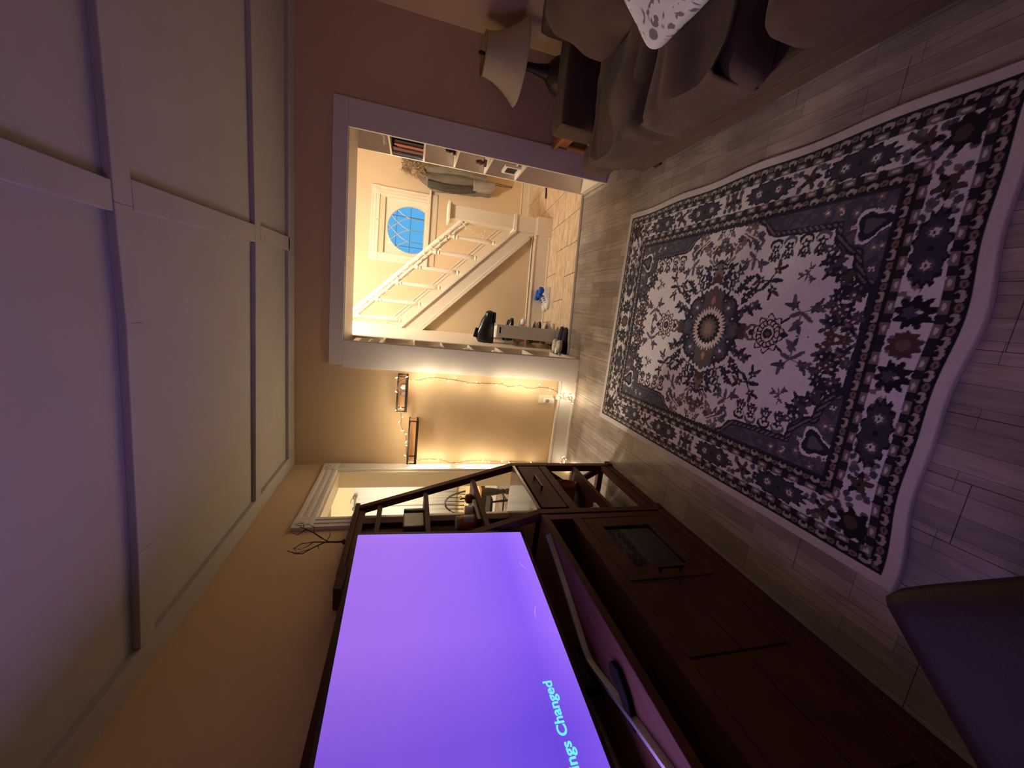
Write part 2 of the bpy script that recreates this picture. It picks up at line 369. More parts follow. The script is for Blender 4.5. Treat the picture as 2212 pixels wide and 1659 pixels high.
# ---- kitchen doorway casing (fluted), reveal and kitchen shell
def fluted(b, p0, p1, w, nrm, across, t=0.018):
    """casing board from p0 to p1 with three raised beads"""
    n = Vector(nrm); p0 = Vector(p0)+n*t/2; p1 = Vector(p1)+n*t/2
    bar(b, p0, p1, w, t, nrm)
    for k in (-0.36, 0.0, 0.36):
        bar(b, p0+Vector(across)*w*k+n*t/2, p1+Vector(across)*w*k+n*t/2, w*0.2, 0.012, nrm)
W = 0.125
b = B(); fluted(b, (XL, KY1+W/2, 0), (XL, KY1+W/2, KZ), W, (1, 0, 0), (0, 1, 0)); o = struct(fin('trim_13', b, m_trim, bev=0.002)); o['label'] = 'fluted far side casing of the kitchen doorway'
b = B(); fluted(b, (XL, KY0-W/2, 0), (XL, KY0-W/2, KZ), W, (1, 0, 0), (0, 1, 0)); o = struct(fin('trim_14', b, m_trim, bev=0.002)); o['label'] = 'fluted near side casing of the kitchen doorway'
b = B(); fluted(b, (XL, KY0, KZ+W/2), (XL, KY1, KZ+W/2), W, (1, 0, 0), (0, 0, 1)); o = struct(fin('trim_15', b, m_trim, bev=0.002)); o['label'] = 'fluted head casing of the kitchen doorway'
for nm, yy in (('trim_16', KY1), ('trim_17', KY0-W)):
    b = B(); box(b, XL, XL+0.026, yy, yy+W, KZ, KZ+W); lathe(b, [(0.045, 0), (0.045, 0.006), (0.02, 0.006), (0.02, 0.01)], (XL+0.026, yy+W/2, KZ+W/2), 16, 'X')
    o = struct(fin(nm, b, m_trim, bev=0.002)); o['label'] = 'square corner block of the kitchen doorway casing'
b = B(); box(b, XL-0.142, XL+0.002, KY1-0.016, KY1, 0, KZ); box(b, XL-0.142, XL+0.002, KY0, KY0+0.016, 0, KZ); box(b, XL-0.142, XL+0.002, KY0+0.016, KY1-0.016, KZ-0.016, KZ)
o = struct(fin('trim_18', b, m_htrim)); o['label'] = 'painted lining of the kitchen doorway'
KX = XL-0.14
struct(box1('floor_kitchen', -4.7, KX, 0.8, 6.2, -0.06, -0.0025, m_joint)); kf = bpy.data.objects['floor_kitchen']
yy = 2.2
for r in range(14):
    x0 = -4.5
    for k in range(12):
        pass
xk = KX
for r in range(10):
    for (y0, y1) in ((2.3+0.2*(r % 3), 3.6+0.2*(r % 3)), (3.6+0.2*(r % 3), 4.9+0.2*(r % 3)), (4.9+0.2*(r % 3), 6.0)):
        fin('plank', plank(xk-0.196, xk, y0, y1), m_floor, kf)
    xk -= 0.196
# kitchen walls
b = B(); box(b, -4.7, KX, 6.0, 6.12, 0, 2.75); struct(fin('wall_kitchen_back', b, m_kwall))
struct(box1('wall_kitchen_left', -4.7, -4.58, 0.8, 6.0, 0, 2.75, m_kwall))
struct(box1('wall_kitchen_front', -4.58, KX, 0.8, 0.92, 0, 2.75, m_kwall))
struct(box1('wall_kitchen_right', KX-0.001, KX+0.10, 3.86, 6.12, 0, 2.75, m_kwall))
struct(box1('ceiling_kitchen', -4.7, KX+0.05, 0.8, 6.12, 2.7, 2.78, m_ceil))
baseboard('baseboard_kitchen', -4.58, KX, 5.978, 6.0, 0.15, m_trim, '-Y')

# ---- hall shell (hall coordinates, skewed by H_)
HY, SY, HX0, HX1, HZ = 5.92, 4.80, -0.285, 3.0, 2.9
b = B(); WX0, WX1, WZ0, WZ1 = 0.82, 1.592, 1.49, 2.082
box(b, -1.6, WX0, HY, HY+0.16, 0, HZ); box(b, WX1, HX1+0.1, HY, HY+0.16, 0, HZ); box(b, WX0, WX1, HY, HY+0.16, 0, WZ0); box(b, WX0, WX1, HY, HY+0.16, WZ1, HZ)
struct(fin('wall_hall_back', b, m_hwall, hall=True))
struct(box1('wall_hall_right', HX1, HX1+0.1, 3.6, HY, 0, HZ, m_hwall, hall=True))
b = B(); prism(b, [(-.405, 3.875), (-.352, 4.70), (-.352, 4.80), (-.64, 4.80), (-.64, 3.875)], 0, HZ, 'XY'); struct(fin('wall_hall_left', b, m_htrim))
struct(box1('wall_hall_far_left', -1.7, -1.6, SY, HY+0.16, 0, HZ, m_hwall, hall=True))
b = B(); box(b, -0.60, 3.1, 3.905, 3.925, 2.18, HZ); box(b, 1.44, 3.1, 3.80, 3.905, 0, HZ); struct(fin('wall_hall_front', b, m_hwall, hall=True))
struct(box1('ceiling_hall', -1.7, HX1+0.1, 3.6, HY+0.16, HZ, HZ+0.08, m_ceil, hall=True))
b = B(); prism(b, [(-.352, 4.690), (-.330, 4.692), (-.330, 4.715), (-.352, 4.715)], 0, HZ-.01, 'XY'); o = struct(fin('trim_19', b, m_htrim)); o['label'] = 'thin cream corner bead at the end of the staircase'
hf = struct(box1('floor_hall', -0.40, HX1, 3.885, HY, -0.06, -0.003, m_tile_g, hall=True))
def tile(x0, x1, y0, y1):
    b = B(); e = 0.0032
    A = [b.verts.new((x, y, -0.003)) for x, y in ((x0+e, y0+e), (x1-e, y0+e), (x1-e, y1-e), (x0+e, y1-e))]
    k = 0.0015; T = [b.verts.new((x, y, 0)) for x, y in ((x0+e+k, y0+e+k), (x1-e-k, y0+e+k), (x1-e-k, y1-e-k), (x0+e+k, y1-e-k))]
    b.faces.new(T)
    for q in range(4): b.faces.new((A[q], A[(q+1) % 4], T[(q+1) % 4], T[q]))
    fin('tile', b, m_tile, hf, hall=True)
for (y0, y1, xs) in ((3.925, 4.21, (-0.28, -0.15, 0.46, 0.79, 1.12)), (4.21, 4.495, (-0.28, 0.21, 0.80, 1.12)), (4.495, 4.795, (-0.28, -0.02, 0.55, 1.12))):
    for x0, x1 in zip(xs, xs[1:]): tile(x0, x1, y0, y1)
for ci, (x0, x1) in enumerate(((1.12, 1.46), (1.46, 1.80), (1.80, 2.14), (2.14, 2.48), (2.48, 2.99))):
    ys = [3.925, 4.08, 4.37, 4.67, 4.97, 5.27, 5.57, 5.9] if ci % 2 == 0 else [3.925, 4.37, 4.67, 5.10, 5.40, 5.9]
    for y0, y1 in zip(ys, ys[1:]):
        if ci == 0 and y1 > 4.9: y1 = min(y1, 5.9)
        tile(x0, x1, y0, y1)
o = struct(box1('trim_20', -0.40, 1.235, 3.872, 3.922, -0.002, 0.007, m_thresh, hall=True, bev=0.003)); o['label'] = 'grey threshold strip between plank floor and beige tile'
baseboard('baseboard_hall_back', 1.30, HX1, HY-0.02, HY, 0.135, m_htrim, '-Y', hall=True)

# ---- hall window: fluted trim with corner blocks, oval leaded light, storm sash outside
wn = struct(bpy.data.objects.new('window_1', None), 'oval leaded window above the stairs showing blue dusk'); C.objects.link(wn); wn.location = H_ @ Vector((1.2, HY, 1.36))
tw = 0.115
b = B(); fluted(b, (0.70+tw/2, HY, 1.485), (0.70+tw/2, HY, 2.145), tw, (0, -1, 0), (1, 0, 0)); fin('window_casing', b, m_htrim, wn, hall=True, bev=0.002)
b = B(); fluted(b, (1.60+tw/2, HY, 1.485), (1.60+tw/2, HY, 2.145), tw, (0, -1, 0), (1, 0, 0)); fin('window_casing', b, m_htrim, wn, hall=True, bev=0.002)
b = B(); fluted(b, (0.815, HY, 2.145+tw/2), (1.60, HY, 2.145+tw/2), tw, (0, -1, 0), (0, 0, 1)); fin('window_casing', b, m_htrim, wn, hall=True, bev=0.002)
for xx in (0.70, 1.60):
    b = B(); box(b, xx-0.004, xx+tw+0.004, HY-0.026, HY, 2.145, 2.145+tw); lathe(b, [(0.042, 0), (0.042, -0.006), (0.018, -0.006), (0.018, -0.01)], (xx+tw/2, HY-0.026, 2.145+tw/2), 14, 'Y'); fin('corner_block', b, m_htrim, wn, hall=True, bev=0.002)
b = B(); box(b, 0.66, 1.765, HY-0.062, HY, 1.458, 1.485); fin('sill', b, m_htrim, wn, hall=True, bev=0.006)
b = B(); box(b, 0.715, 1.715, HY-0.016, HY, 1.365, 1.458)
for k in range(5): box(b, 0.715, 1.715, HY-0.022, HY-0.016, 1.375+k*0.017, 1.385+k*0.017)
fin('apron', b, m_htrim, wn, hall=True)
b = B(); box(b, WX0, WX0+0.006, HY, HY+0.075, WZ0, WZ1); box(b, WX1-0.006, WX1, HY, HY+0.075, WZ0, WZ1); box(b, WX0, WX1, HY, HY+0.075, WZ1-0.006, WZ1); box(b, WX0, WX1, HY, HY+0.075, WZ0, WZ0+0.02)
fin('jamb_lining', b, m_htrim, wn, hall=True)
gx, gz, grx, grz, gb = 1.196, 1.705, 0.325, 0.331, 1.532           # oval light, cut flat at the bottom
a0 = math.asin((gb-gz)/grz); oval = []
for k in range(41):
    a = a0 + (PI-2*a0)*k/40; oval.append((gx+grx*math.cos(a), gz+grz*math.sin(a)))
b = B(); outer = []
for (ox, oz) in oval:                                                # radial match of the oval to the square sash
    dx, dz = ox-gx, oz-gz; s = min((WX1-0.006-gx)/abs(dx) if abs(dx) > 1e-6 else 9e9, ((WZ1-0.006-gz) if dz > 0 else (gz-WZ0))/abs(dz) if abs(dz) > 1e-6 else 9e9); outer.append((gx+dx*s, gz+dz*s))
fr_, bk = HY+0.052, HY+0.07
rings = [[b.verts.new((x, y, z)) for x, z in pl] for pl, y in ((outer, fr_), (oval, fr_), (oval, bk), (outer, bk))]
n_ = len(oval)
for r0, r1 in ((0, 1), (1, 2), (2, 3)):
    for k in range(n_):
        k2 = (k+1) % n_
        b.faces.new((rings[r0][k], rings[r0][k2], rings[r1][k2], rings[r1][k]))
for cx_, cz_ in ((WX0+0.006, WZ1-0.006), (WX1-0.006, WZ1-0.006)):    # square corners outside the radial fan
    best = sorted(range(n_), key=lambda k: (outer[k][0]-cx_)**2+(outer[k][1]-cz_)**2)[:2]; k0 = min(best)
    v = b.verts.new((cx_, fr_, cz_)); b.faces.new((rings[0][k0], rings[0][k0+1], v))
fin('oval_sash', b, m_htrim, wn, hall=True)
b = B(); prism(b, oval, HY+0.060, HY+0.063, 'XZ'); fin('pane', b, m_glass, wn, hall=True)
b = B(); cw = 0.0055
tube(b, [(x, HY+0.055, z) for x, z in oval]+[(oval[0][0], HY+0.055, oval[0][1])], 0.006, 6)
fin('lead_came_rim', b, m_lead, wn, hall=True)
def came(pts):
    b = B(); tube(b, [(x, HY+0.056, z) for x, z in pts], cw, 6); fin('lead_came', b, m_lead, wn, hall=True)
def inside(x, z): return ((x-gx)/grx)**2+((z-gz)/grz)**2 <= 1.0 and z >= gb
for k, u in enumerate((-0.165, 0.0, 0.165)):                         # gothic tracery: uprights that split and arc both ways
    for s in (-1, 1):
        pts = []
        for q in range(40):
            t = q/39.0; z = gb + t*0.52; x = gx+u + s*1.4*max(0.0, z-gb-0.20)**1.55
            if inside(x, z): pts.append((x, z))
        if len(pts) > 3: came(pts)
b = B(); box(b, 1.245, 1.262, HY-0.024, HY-0.016, 2.17, 2.176); tube(b, [(1.25, HY-0.02, 2.172), (1.25, HY-0.03, 2.16), (1.252, HY-0.028, 2.15)], 0.002, 5); fin('hook', b, m_bronze, wn, hall=True)
b = B()
for xx in (0.98, 1.40): box(b, xx, xx+0.007, HY+0.150, HY+0.158, WZ0, WZ1)
for zz in (1.72, 1.915): box(b, WX0, WX1, HY+0.150, HY+0.158, zz, zz+0.007)
fin('storm_sash_bars', b, m_storm, wn, hall=True)

# ---------------------------------------------------------------- STAIRCASE (hall)
st = thing('staircase', 'cream painted staircase with turned balusters rising to the left beyond the opening', 'staircase', (0.6, SY, 0), hall=True)
def sz(x): return 0.451 + (1.063-x)*0.992                            # top edge of the closed stringer
b = B(); prism(b, [(1.06, 0.20), (1.06, sz(1.06)), (-1.55, sz(-1.55)), (-1.55, sz(-1.55)-0.26)], SY+0.012, SY+0.05, 'XZ'); fin('stringer', b, m_htrim, st, hall=True)
d = Vector((-1, 0, 0.992)).normalized(); upn = Vector((0.992, 0, 1)).normalized()
def slope_bar(name, off, w, h, x0=1.062, x1=-1.5, y=SY+0.03, dz=0.0):
    b = B(); bar(b, (x0, y, sz(x0)+off), (x1, y, sz(x1)+off), w, h, upn); return fin(name, b, m_htrim, st, hall=True, bev=0.003)
slope_bar('stringer_cap', -0.006, 0.075, 0.022)
slope_bar('stringer_moulding', -0.235, 0.05, 0.016, y=SY+0.018, x0=1.0)
slope_bar('stringer_moulding', -0.256, 0.07, 0.012, y=SY+0.018, x0=0.99)
slope_bar('stringer_moulding', -0.214, 0.03, 0.01, y=SY+0.014, x0=1.02)
b = B(); prism(b, [(1.405, 0.16), (1.405, 0.455), (-1.55, 0.455+2.955*0.98), (-1.55, 0.455+2.955*0.98-0.25), ], HY-0.022, HY-0.001, 'XZ'); fin('wall_skirt', b, m_htrim, st, hall=True)
b = B(); bar(b, (1.405, HY-0.028, 0.45), (-1.5, HY-0.028, 0.45+2.905*0.98), 0.02, 0.02, upn); bar(b, (1.405, HY-0.026, 0.39), (-1.5, HY-0.026, 0.39+2.905*0.98), 0.012, 0.016, upn); fin('wall_skirt_moulding', b, m_htrim, st, hall=True)
run = 0.205
for k in range(13):                                                  # treads and risers behind the closed stringer
    x0 = 1.02-run*k; z = run*0.992*(k+1) - 0.02
    box1('tread', x0-run, x0+0.02, SY+0.05, HY-0.024, z-0.028, z, m_htrim, st, hall=True)
    box1('riser', x0-0.012, x0, SY+0.052, HY-0.026, max(0, z-run*0.992), z-0.028, m_htrim, st, hall=True)
# newel post
nw = B(); box(nw, 1.078, 1.232, SY-0.01, SY+0.144, 0.46, 1.25); np_ = fin('newel_post', nw, m_htrim, st, hall=True, bev=0.003)
b = B(); box(b, 1.047, 1.263, SY-0.041, SY+0.175, 1.262, 1.29); box(b, 1.058, 1.252, SY-0.03, SY+0.164, 1.248, 1.262); box(b, 1.066, 1.244, SY-0.022, SY+0.156, 1.236, 1.248); fin('newel_cap', b, m_htrim, np_, hall=True, bev=0.004)
b = B(); box(b, 1.062, 1.248, SY-0.026, SY+0.16, 0.2, 0.452); box(b, 1.052, 1.258, SY-0.036, SY+0.17, 0.452, 0.468); box(b, 1.06, 1.25, SY-0.028, SY+0.162, 0.468, 0.49); fin('newel_plinth', b, m_htrim, np_, hall=True, bev=0.003)
b = B(); box(b, 1.046, 1.266, SY-0.044, SY+0.178, 0, 0.192); box(b, 1.052, 1.258, SY-0.036, SY+0.17, 0.192, 0.206); fin('newel_base', b, m_htrim, np_, hall=True, bev=0.003)
# handrail: two rounded beads over a web
def hz(x): return 1.095 + (1.08-x)*0.978
b = B()
for off, r in ((0.016, 0.034), (-0.045, 0.026)): tube(b, [(1.08, SY+0.075, hz(1.08)+off), (-1.45, SY+0.075, hz(-1.45)+off)], r, 10)
bar(b, (1.08, SY+0.075, hz(1.08)-0.012), (-1.45, SY+0.075, hz(-1.45)-0.012), 0.03, 0.06, upn); fin('handrail', b, m_htrim, st, smooth=True, hall=True)
def baluster(x):
    z0 = sz(x)+0.005; z1 = hz(x)-0.035; L = z1-z0; y = SY+0.05
    b = B(); box(b, x-0.026, x+0.026, y-0.026, y+0.026, z0-0.03, z0+0.055)
    prof = [(0.026, 0.055), (0.016, 0.062), (0.028, 0.075), (0.028, 0.088), (0.018, 0.098), (0.026, 0.115), (0.029, 0.16), (0.027, 0.26), (0.018, 0.74*L), (0.016, L-0.10), (0.025, L-0.092), (0.017, L-0.08), (0.027, L-0.055), (0.017, L-0.035), (0.025, L)]
    lathe(b, [(r, z0+z) for r, z in prof], (x, y, 0), 14); return fin('baluster', b, m_htrim, st, smooth=True, hall=True)
for x in (0.885, 0.675, 0.472, 0.262, 0.045, -0.165, -0.375): baluster(x)
struct(box1('wall_stairs', -1.6, 1.06, SY+0.055, SY+0.07, 0, 0.2, m_hwall, hall=True))
b = B(); prism(b, [(1.04, 0.0), (1.04, sz(1.04)-0.1), (-1.6, sz(-1.6)-0.1), (-1.6, 0.0)], SY+0.035, SY+0.055, 'XZ'); struct(fin('wall_under_stairs', b, m_hwall, hall=True))
b = B(); box(b, -0.28, 1.05, SY-0.0, SY+0.034, 0, 0.185); box(b, -0.28, 1.05, SY-0.008, SY+0.034, 0.185, 0.2); box(b, -0.28, 1.05, SY+0.006, SY+0.034, 0.2, 0.214); box(b, -0.28, 1.05, SY+0.012, SY+0.034, 0.225, 0.237); box(b, -0.28, 1.05, SY-0.016, SY, 0, 0.018)
struct(fin('baseboard_stairs', b, m_htrim, hall=True, bev=0.002))

# unlit fairy lights wound round the handrail
t = thing('fairy_lights', 'unlit white fairy lights wound round the stair handrail', 'string lights', (0.5, SY+0.07, 1.6), group=None, hall=True)
rnd = random.Random(3); pts = []; tips = []
for k in range(330):
    x = 1.06-k*1.30/330; a = k*0.32 + 0.5*math.sin(k*0.21); r = 0.045+0.012*math.sin(k*0.7)
    if math.sin(k*0.085) > 0.55: r += 0.03*math.sin(k*0.085)
    pts.append((x+0.02*math.sin(k*0.9), SY+0.075+r*math.cos(a), hz(x)-0.012+r*math.sin(a)-(0.02 if math.sin(k*0.085) > 0.5 else 0)))
    if k % 7 == 0: tips.append((pts[-1], a))
hang = [(1.02, SY+0.05, 1.06), (0.985, SY+0.045, 0.98), (0.955, SY+0.045, 0.965), (0.945, SY+0.05, 0.90), (0.965, SY+0.05, 0.88), (0.95, SY+0.05, 0.845), (0.985, SY+0.05, 0.83), (0.91, SY+0.05, 0.86)]
b = B(); tube(b, pts, 0.0032, 5); tube(b, hang, 0.0032, 5); tube(b, [(-0.16, SY+0.04, 2.25), (-0.17, SY+0.04, 2.1), (-0.13, SY+0.04, 1.98), (-0.14, SY+0.03, 1.86), (-0.12, SY+0.03, 1.74)], 0.003, 5); fin('wire', b, m_wirew, t, hall=True)
for (p, a) in tips:
    dv = Vector((rnd.uniform(-.4, .4), math.cos(a), math.sin(a))).normalized(); p = Vector(p)
    b = B(); tube(b, [p, p+dv*0.018, p+dv*0.030], [0.0042, 0.0036, 0.001], 5); fin('bulb', b, m_bulb_off, t, hall=True)
for p in hang[1:]:
    p = Vector(p); dv = Vector((rnd.uniform(-1, 1), -.4, rnd.uniform(-.6, .6))).normalized(); b = B(); tube(b, [p, p+dv*0.02, p+dv*0.034], [0.0042, 0.0036, 0.001], 5); fin('bulb', b, m_bulb_off, t, hall=True)

# ---------------------------------------------------------------- COATS on the hall wall
ct = thing('parka', 'olive grey parka with fur hood hanging beside the oval window', 'coat', (1.9, HY-0.12, 0.6), hall=True)
def garment(prof, n=22, amp=0.012, fr=9, seed=1.0, cy=HY-0.12):
    """hanging cloth: stack of flattened rings (z, x centre, half width, half depth)"""
    b = B(); rings = []
    for z, cx, hw, hd in prof:
        ring = []
        for k in range(n):
            a = 2*PI*k/n; c_, s_ = math.cos(a), math.sin(a)
            fold = 1+0.10*math.sin(5*a+z*7+seed)
            p = Vector((cx+hw*c_*fold, cy+hd*s_*fold, z)); p += noise.noise_vector(p*fr+Vector((seed, 0, 0)))*amp; ring.append(b.verts.new(p))
        rings.append(ring)
    for r0, r1 in zip(rings, rings[1:]):
        for k in range(n): b.faces.new((r0[k], r0[(k+1) % n], r1[(k+1) % n], r1[k]))
    b.faces.new(rings[0]); b.faces.new(rings[-1][::-1]); return b
def dense(pr, m=4):
    out = []
    for a, c in zip(pr, pr[1:]):
        for k in range(m): out.append(tuple(a[i]+(c[i]-a[i])*k/m for i in range(4)))
    return out+[pr[-1]]
fin('body', garment(dense([(1.72, 1.955, .05, .05), (1.6, 1.925, .095, .075), (1.42, 1.885, .15, .085), (1.2, 1.90, .165, .09), (1.0, 1.90, .14, .09), (0.8, 1.905, .12, .085), (0.62, 1.90, .10, .07)])), m_parka, ct, smooth=True, hall=True)
fin('sleeve', garment(dense([(1.52, 1.80, .05, .05), (1.3, 1.775, .055, .055), (1.05, 1.79, .05, .05), (0.86, 1.83, .045, .05)]), cy=HY-0.19, seed=4), m_parka_d, ct, smooth=True, hall=True)
fin('sleeve', garment(dense([(1.55, 1.99, .055, .05), (1.3, 2.02, .06, .055), (1.05, 2.02, .055, .05), (0.72, 2.0, .055, .05)]), cy=HY-0.20, seed=6), m_parka, ct, smooth=True, hall=True)
fin('hem_band', garment(dense([(0.90, 1.87, .075, .05), (0.72, 1.88, .085, .055), (0.60, 1.90, .07, .05)]), cy=HY-0.21, seed=9), m_grey, ct, smooth=True, hall=True)
b = garment(dense([(1.84, 2.02, .05, .05), (1.76, 1.98, .08, .075), (1.66, 1.95, .085, .08), (1.56, 1.93, .06, .06)]), amp=0.03, fr=22, cy=HY-0.15, seed=2)
fur = B()
for k in range(900):
    a = rnd.uniform(0, 2*PI); z = rnd.uniform(1.56, 1.875); cx_ = 1.95+(z-1.6)*0.26; r0 = 0.07
    p = Vector((cx_+r0*math.cos(a), HY-0.16+r0*math.sin(a), z)); dv = Vector((math.cos(a)+rnd.uniform(-.6, .6), math.sin(a)-.4, rnd.uniform(-.7, .7))).normalized()
    tube(fur, [p, p+dv*0.035, p+dv*rnd.uniform(.05, .085)+Vector((0, 0, -.012))], [0.0035, 0.0025, 0.0006], 3)
hd_ = fin('hood', b, m_fur, ct, smooth=True, hall=True); f2 = fin('fur_trim', fur, m_fur, hd_, hall=True); f2['kind'] = 'stuff'
b = B(); tube(b, [(1.97, HY, 1.80), (1.97, HY-0.05, 1.80), (1.97, HY-0.07, 1.83)], 0.006, 8); box(b, 1.955, 1.985, HY-0.012, HY, 1.775, 1.82)
tag(fin('coat_hook', b, m_bronze, hall=True), 'dark metal coat hook holding the olive parka', 'coat hook')
g2 = garment(dense([(1.42, 2.16, .05, .04), (1.25, 2.18, .08, .05), (0.95, 2.16, .075, .05), (0.74, 2.13, .06, .04)]), cy=HY-0.08, seed=12)
tag(fin('jacket', g2, m_parka_l, smooth=True, hall=True), 'pale pinkish grey jacket hanging behind the olive parka', 'jacket')
b = B()
for dx in (0, 0.022): tube(b, [(1.985+dx, HY-0.10, 0.64), (1.99+dx, HY-0.09, 0.45), (2.0+dx*0.6, HY-0.085, 0.30)], 0.004, 5)
tag(fin('drawstring', b, m_black, hall=True), 'two thin dark cords dangling below the coats', 'cord')
b = B(); tube(b, [(1.63, 5.08, 0.012), (2.25, 5.16, 0.012)], 0.010, 6); tube(b, [(2.25, 5.16, 0.012), (2.33, 5.17, 0.012)], 0.016, 8)
tag(fin('walking_stick', b, m_black, hall=True), 'thin black stick lying on the beige hall tiles', 'stick')

# ---------------------------------------------------------------- SHOE RACK and footwear
RX0, RX1, RY0, RY1 = -0.283, -0.143, 4.18, 4.68
rk = thing('shoe_rack', 'tall white shoe rack with slotted end panel in the hall', 'shoe rack', ((RX0+RX1)/2, (RY0+RY1)/2, 0), hall=True)
def rack_end(y, name='end_panel'):
    b = B(); box(b, RX0, RX1, y, y+0.018, 0, 0.685); box(b, RX0, RX0+0.045, y, y+0.018, 0.685, 0.703); box(b, RX1-0.03, RX1, y, y+0.018, 0.685, 0.703)
    box(b, RX0, RX1, y, y+0.018, 0.703, 0.735); return fin(name, b, m_white, rk, hall=True, bev=0.003)
e = rack_end(RY0); rack_end(RY1)
box1('hand_slot', RX0+0.045, RX1-0.03, RY0+0.006, RY0+0.016, 0.685, 0.703, m_gap, e, hall=True)
for z in (0.06, 0.22, 0.38, 0.54, 0.70):
    box1('rack_shelf', RX0+0.004, RX1-0.004, RY0+0.018, RY1, z-0.012, z, m_white, rk, hall=True)
def shoe(name, label, loc, rz, m_up, m_sole, L=0.27, hgt=0.09, toe=None, tilt=0, ankle=0.0, cat='shoe', m_toe=None, group=None):
    """loc = heel on the ground; shoe points along +X before rotation"""
    T = H_ @ Matrix.Translation(loc) @ Matrix.Rotation(rz, 4, 'Z') @ Matrix.Rotation(tilt, 4, 'Y')
    r = bpy.data.objects.new(name, None); C.objects.link(r); r.location = H_ @ Vector(loc); tag(r, label, cat, group)
    def F(nm, b, m):
        bmesh.ops.transform(b, matrix=T, verts=b.verts[:]); return fin(nm, b, m, r, smooth=True)
    out = [(0.0, .030), (.03, .037), (.10, .036), (.16, .040), (.21, .045), (.25, .034), (.27, .012)]; k = L/0.27
    def loop(s, z, dx=0): return [(x*k+dx, y*s, z) for x, y in out]+[(x*k+dx, -y*s, z) for x, y in out[::-1]]
    b = B(); r0 = [b.verts.new(p) for p in loop(1.0, 0)]; r1 = [b.verts.new(p) for p in loop(1.08, 0.022)]; n = len(r0)
    for i in range(n): b.faces.new((r0[i], r0[(i+1) % n], r1[(i+1) % n], r1[i]))
    b.faces.new(r0[::-1]); b.faces.new(r1); F('sole', b, m_sole)
    b = B(); secs = [(0.0, .026, hgt*.9+ankle), (.03, .036, hgt+ankle), (.09, .036, hgt*1.0+ankle*.95), (.12, .036, hgt*.85+ankle*0.1), (.16, .038, hgt*.66), (.21, .042, hgt*.52), (.25, .032, hgt*.42), (.27, .010, hgt*.28)]
    rr = []
    for x, w, h in secs:
        rr.append([b.verts.new((x*k, w*math.cos(a)*(0.72 if math.sin(a) > .7 else 1), 0.02+max(0, math.sin(a))**0.8*(h-0.02))) for a in [PI*q/10 for q in range(11)]])
    for p, q in zip(rr, rr[1:]):
        for i in range(10): b.faces.new((p[i], p[i+1], q[i+1], q[i]))
    b.faces.new(rr[0]); b.faces.new(rr[-1][::-1]); F('upper', b, m_up)
    b = B(); lathe(b, [(0.026, hgt+ankle-0.002), (0.018, hgt+ankle-0.006), (0.004, hgt+ankle-0.02)], (0.055*k, 0, 0), 12, sx=1.35*k); F('opening', b, m_gap)
    if m_toe:
        b = B()
        rr = []
        for x, w, h in [(.205, .046, hgt*.56), (.235, .040, hgt*.50), (.258, .028, hgt*.42), (.276, .010, hgt*.26)]:
            rr.append([b.verts.new((x*k, w*math.cos(a), 0.018+max(0, math.sin(a))**0.8*(h-0.016))) for a in [PI*q/10 for q in range(11)]])
        for p, q in zip(rr, rr[1:]):
            for i in range(10): b.faces.new((p[i], p[i+1], q[i+1], q[i]))
        b.faces.new(rr[-1][::-1]); F('toe_cap', b, m_toe)
    return r, T, F
def laces(F, hgt, m):
    b = B()
    for i in range(4):
        x = 0.115+i*0.022; z = hgt*(0.93-0.13*i)+0.004
        tube(b, [(x, -0.026, z-0.012), (x+0.004, 0, z), (x+0.012, 0.026, z-0.012)], 0.0035, 5); tube(b, [(x, 0.026, z-0.012), (x+0.004, 0, z), (x+0.012, -0.026, z-0.012)], 0.0035, 5)
    F('laces', b, m)
r, T, F = shoe('sneaker', 'white and cobalt high-top sneaker on the tiles, nearer of the pair', (0.405, 4.648, 0), PI*1.0, m_paper, m_white, hgt=.095, ankle=0.03, m_toe=m_white); laces(F, .095, m_blue)
b = B(); lathe(b, [(0.034, 0.085), (0.037, 0.11), (0.030, 0.135)], (0.055, 0, 0), 12, sx=1.4); F('collar', b, m_blue); b = B(); soft(b, (0.115, 0, 0.125), (0.05, 0.045, 0.05), n=4); F('tongue', b, m_blue)
b = B(); tube(b, [(0.13, 0.03, 0.09), (0.14, 0.045, 0.05), (0.15, 0.075, 0.005), (0.09, 0.09, 0.004)], 0.003, 5); F('loose_lace', b, m_paper)
r, T, F = shoe('sneaker', 'white and cobalt high-top sneaker against the stair baseboard, farther of the pair', (0.385, 4.752, 0), PI*1.0, m_paper, m_white, hgt=.095, ankle=0.03, m_toe=m_white); laces(F, .095, m_blue)
b = B(); lathe(b, [(0.034, 0.085), (0.037, 0.11), (0.030, 0.135)], (0.055, 0, 0), 12, sx=1.4); F('collar', b, m_blue); b = B(); soft(b, (0.115, 0, 0.125), (0.05, 0.045, 0.05), n=4); F('tongue', b, m_blue)
# slippers in front of the rack
def slipper(label, loc, rz):
    r, T, F = shoe('slipper', label, loc, rz, m_navy, m_black, L=.28, hgt=.075, cat='slipper')
    b = B(); soft(b, (0.07, 0, 0.078), (0.13, 0.088, 0.05), r=.8, n=7, amp=0.008, fr=30); F('fleece_lining', b, m_fleece); return F
F = slipper('navy slipper with cream fleece lining, the one close to the plank floor', (-0.40, 3.985, 0.0), 0.03)
b = B(); box(b, -0.004, 0.05, -0.02, 0.04, 0.108, 0.110); F('paper_tag', b, m_paper)
F = slipper('navy slipper with cream fleece lining, the one touching the shoe rack', (-0.385, 4.10, 0.0), 0.02)
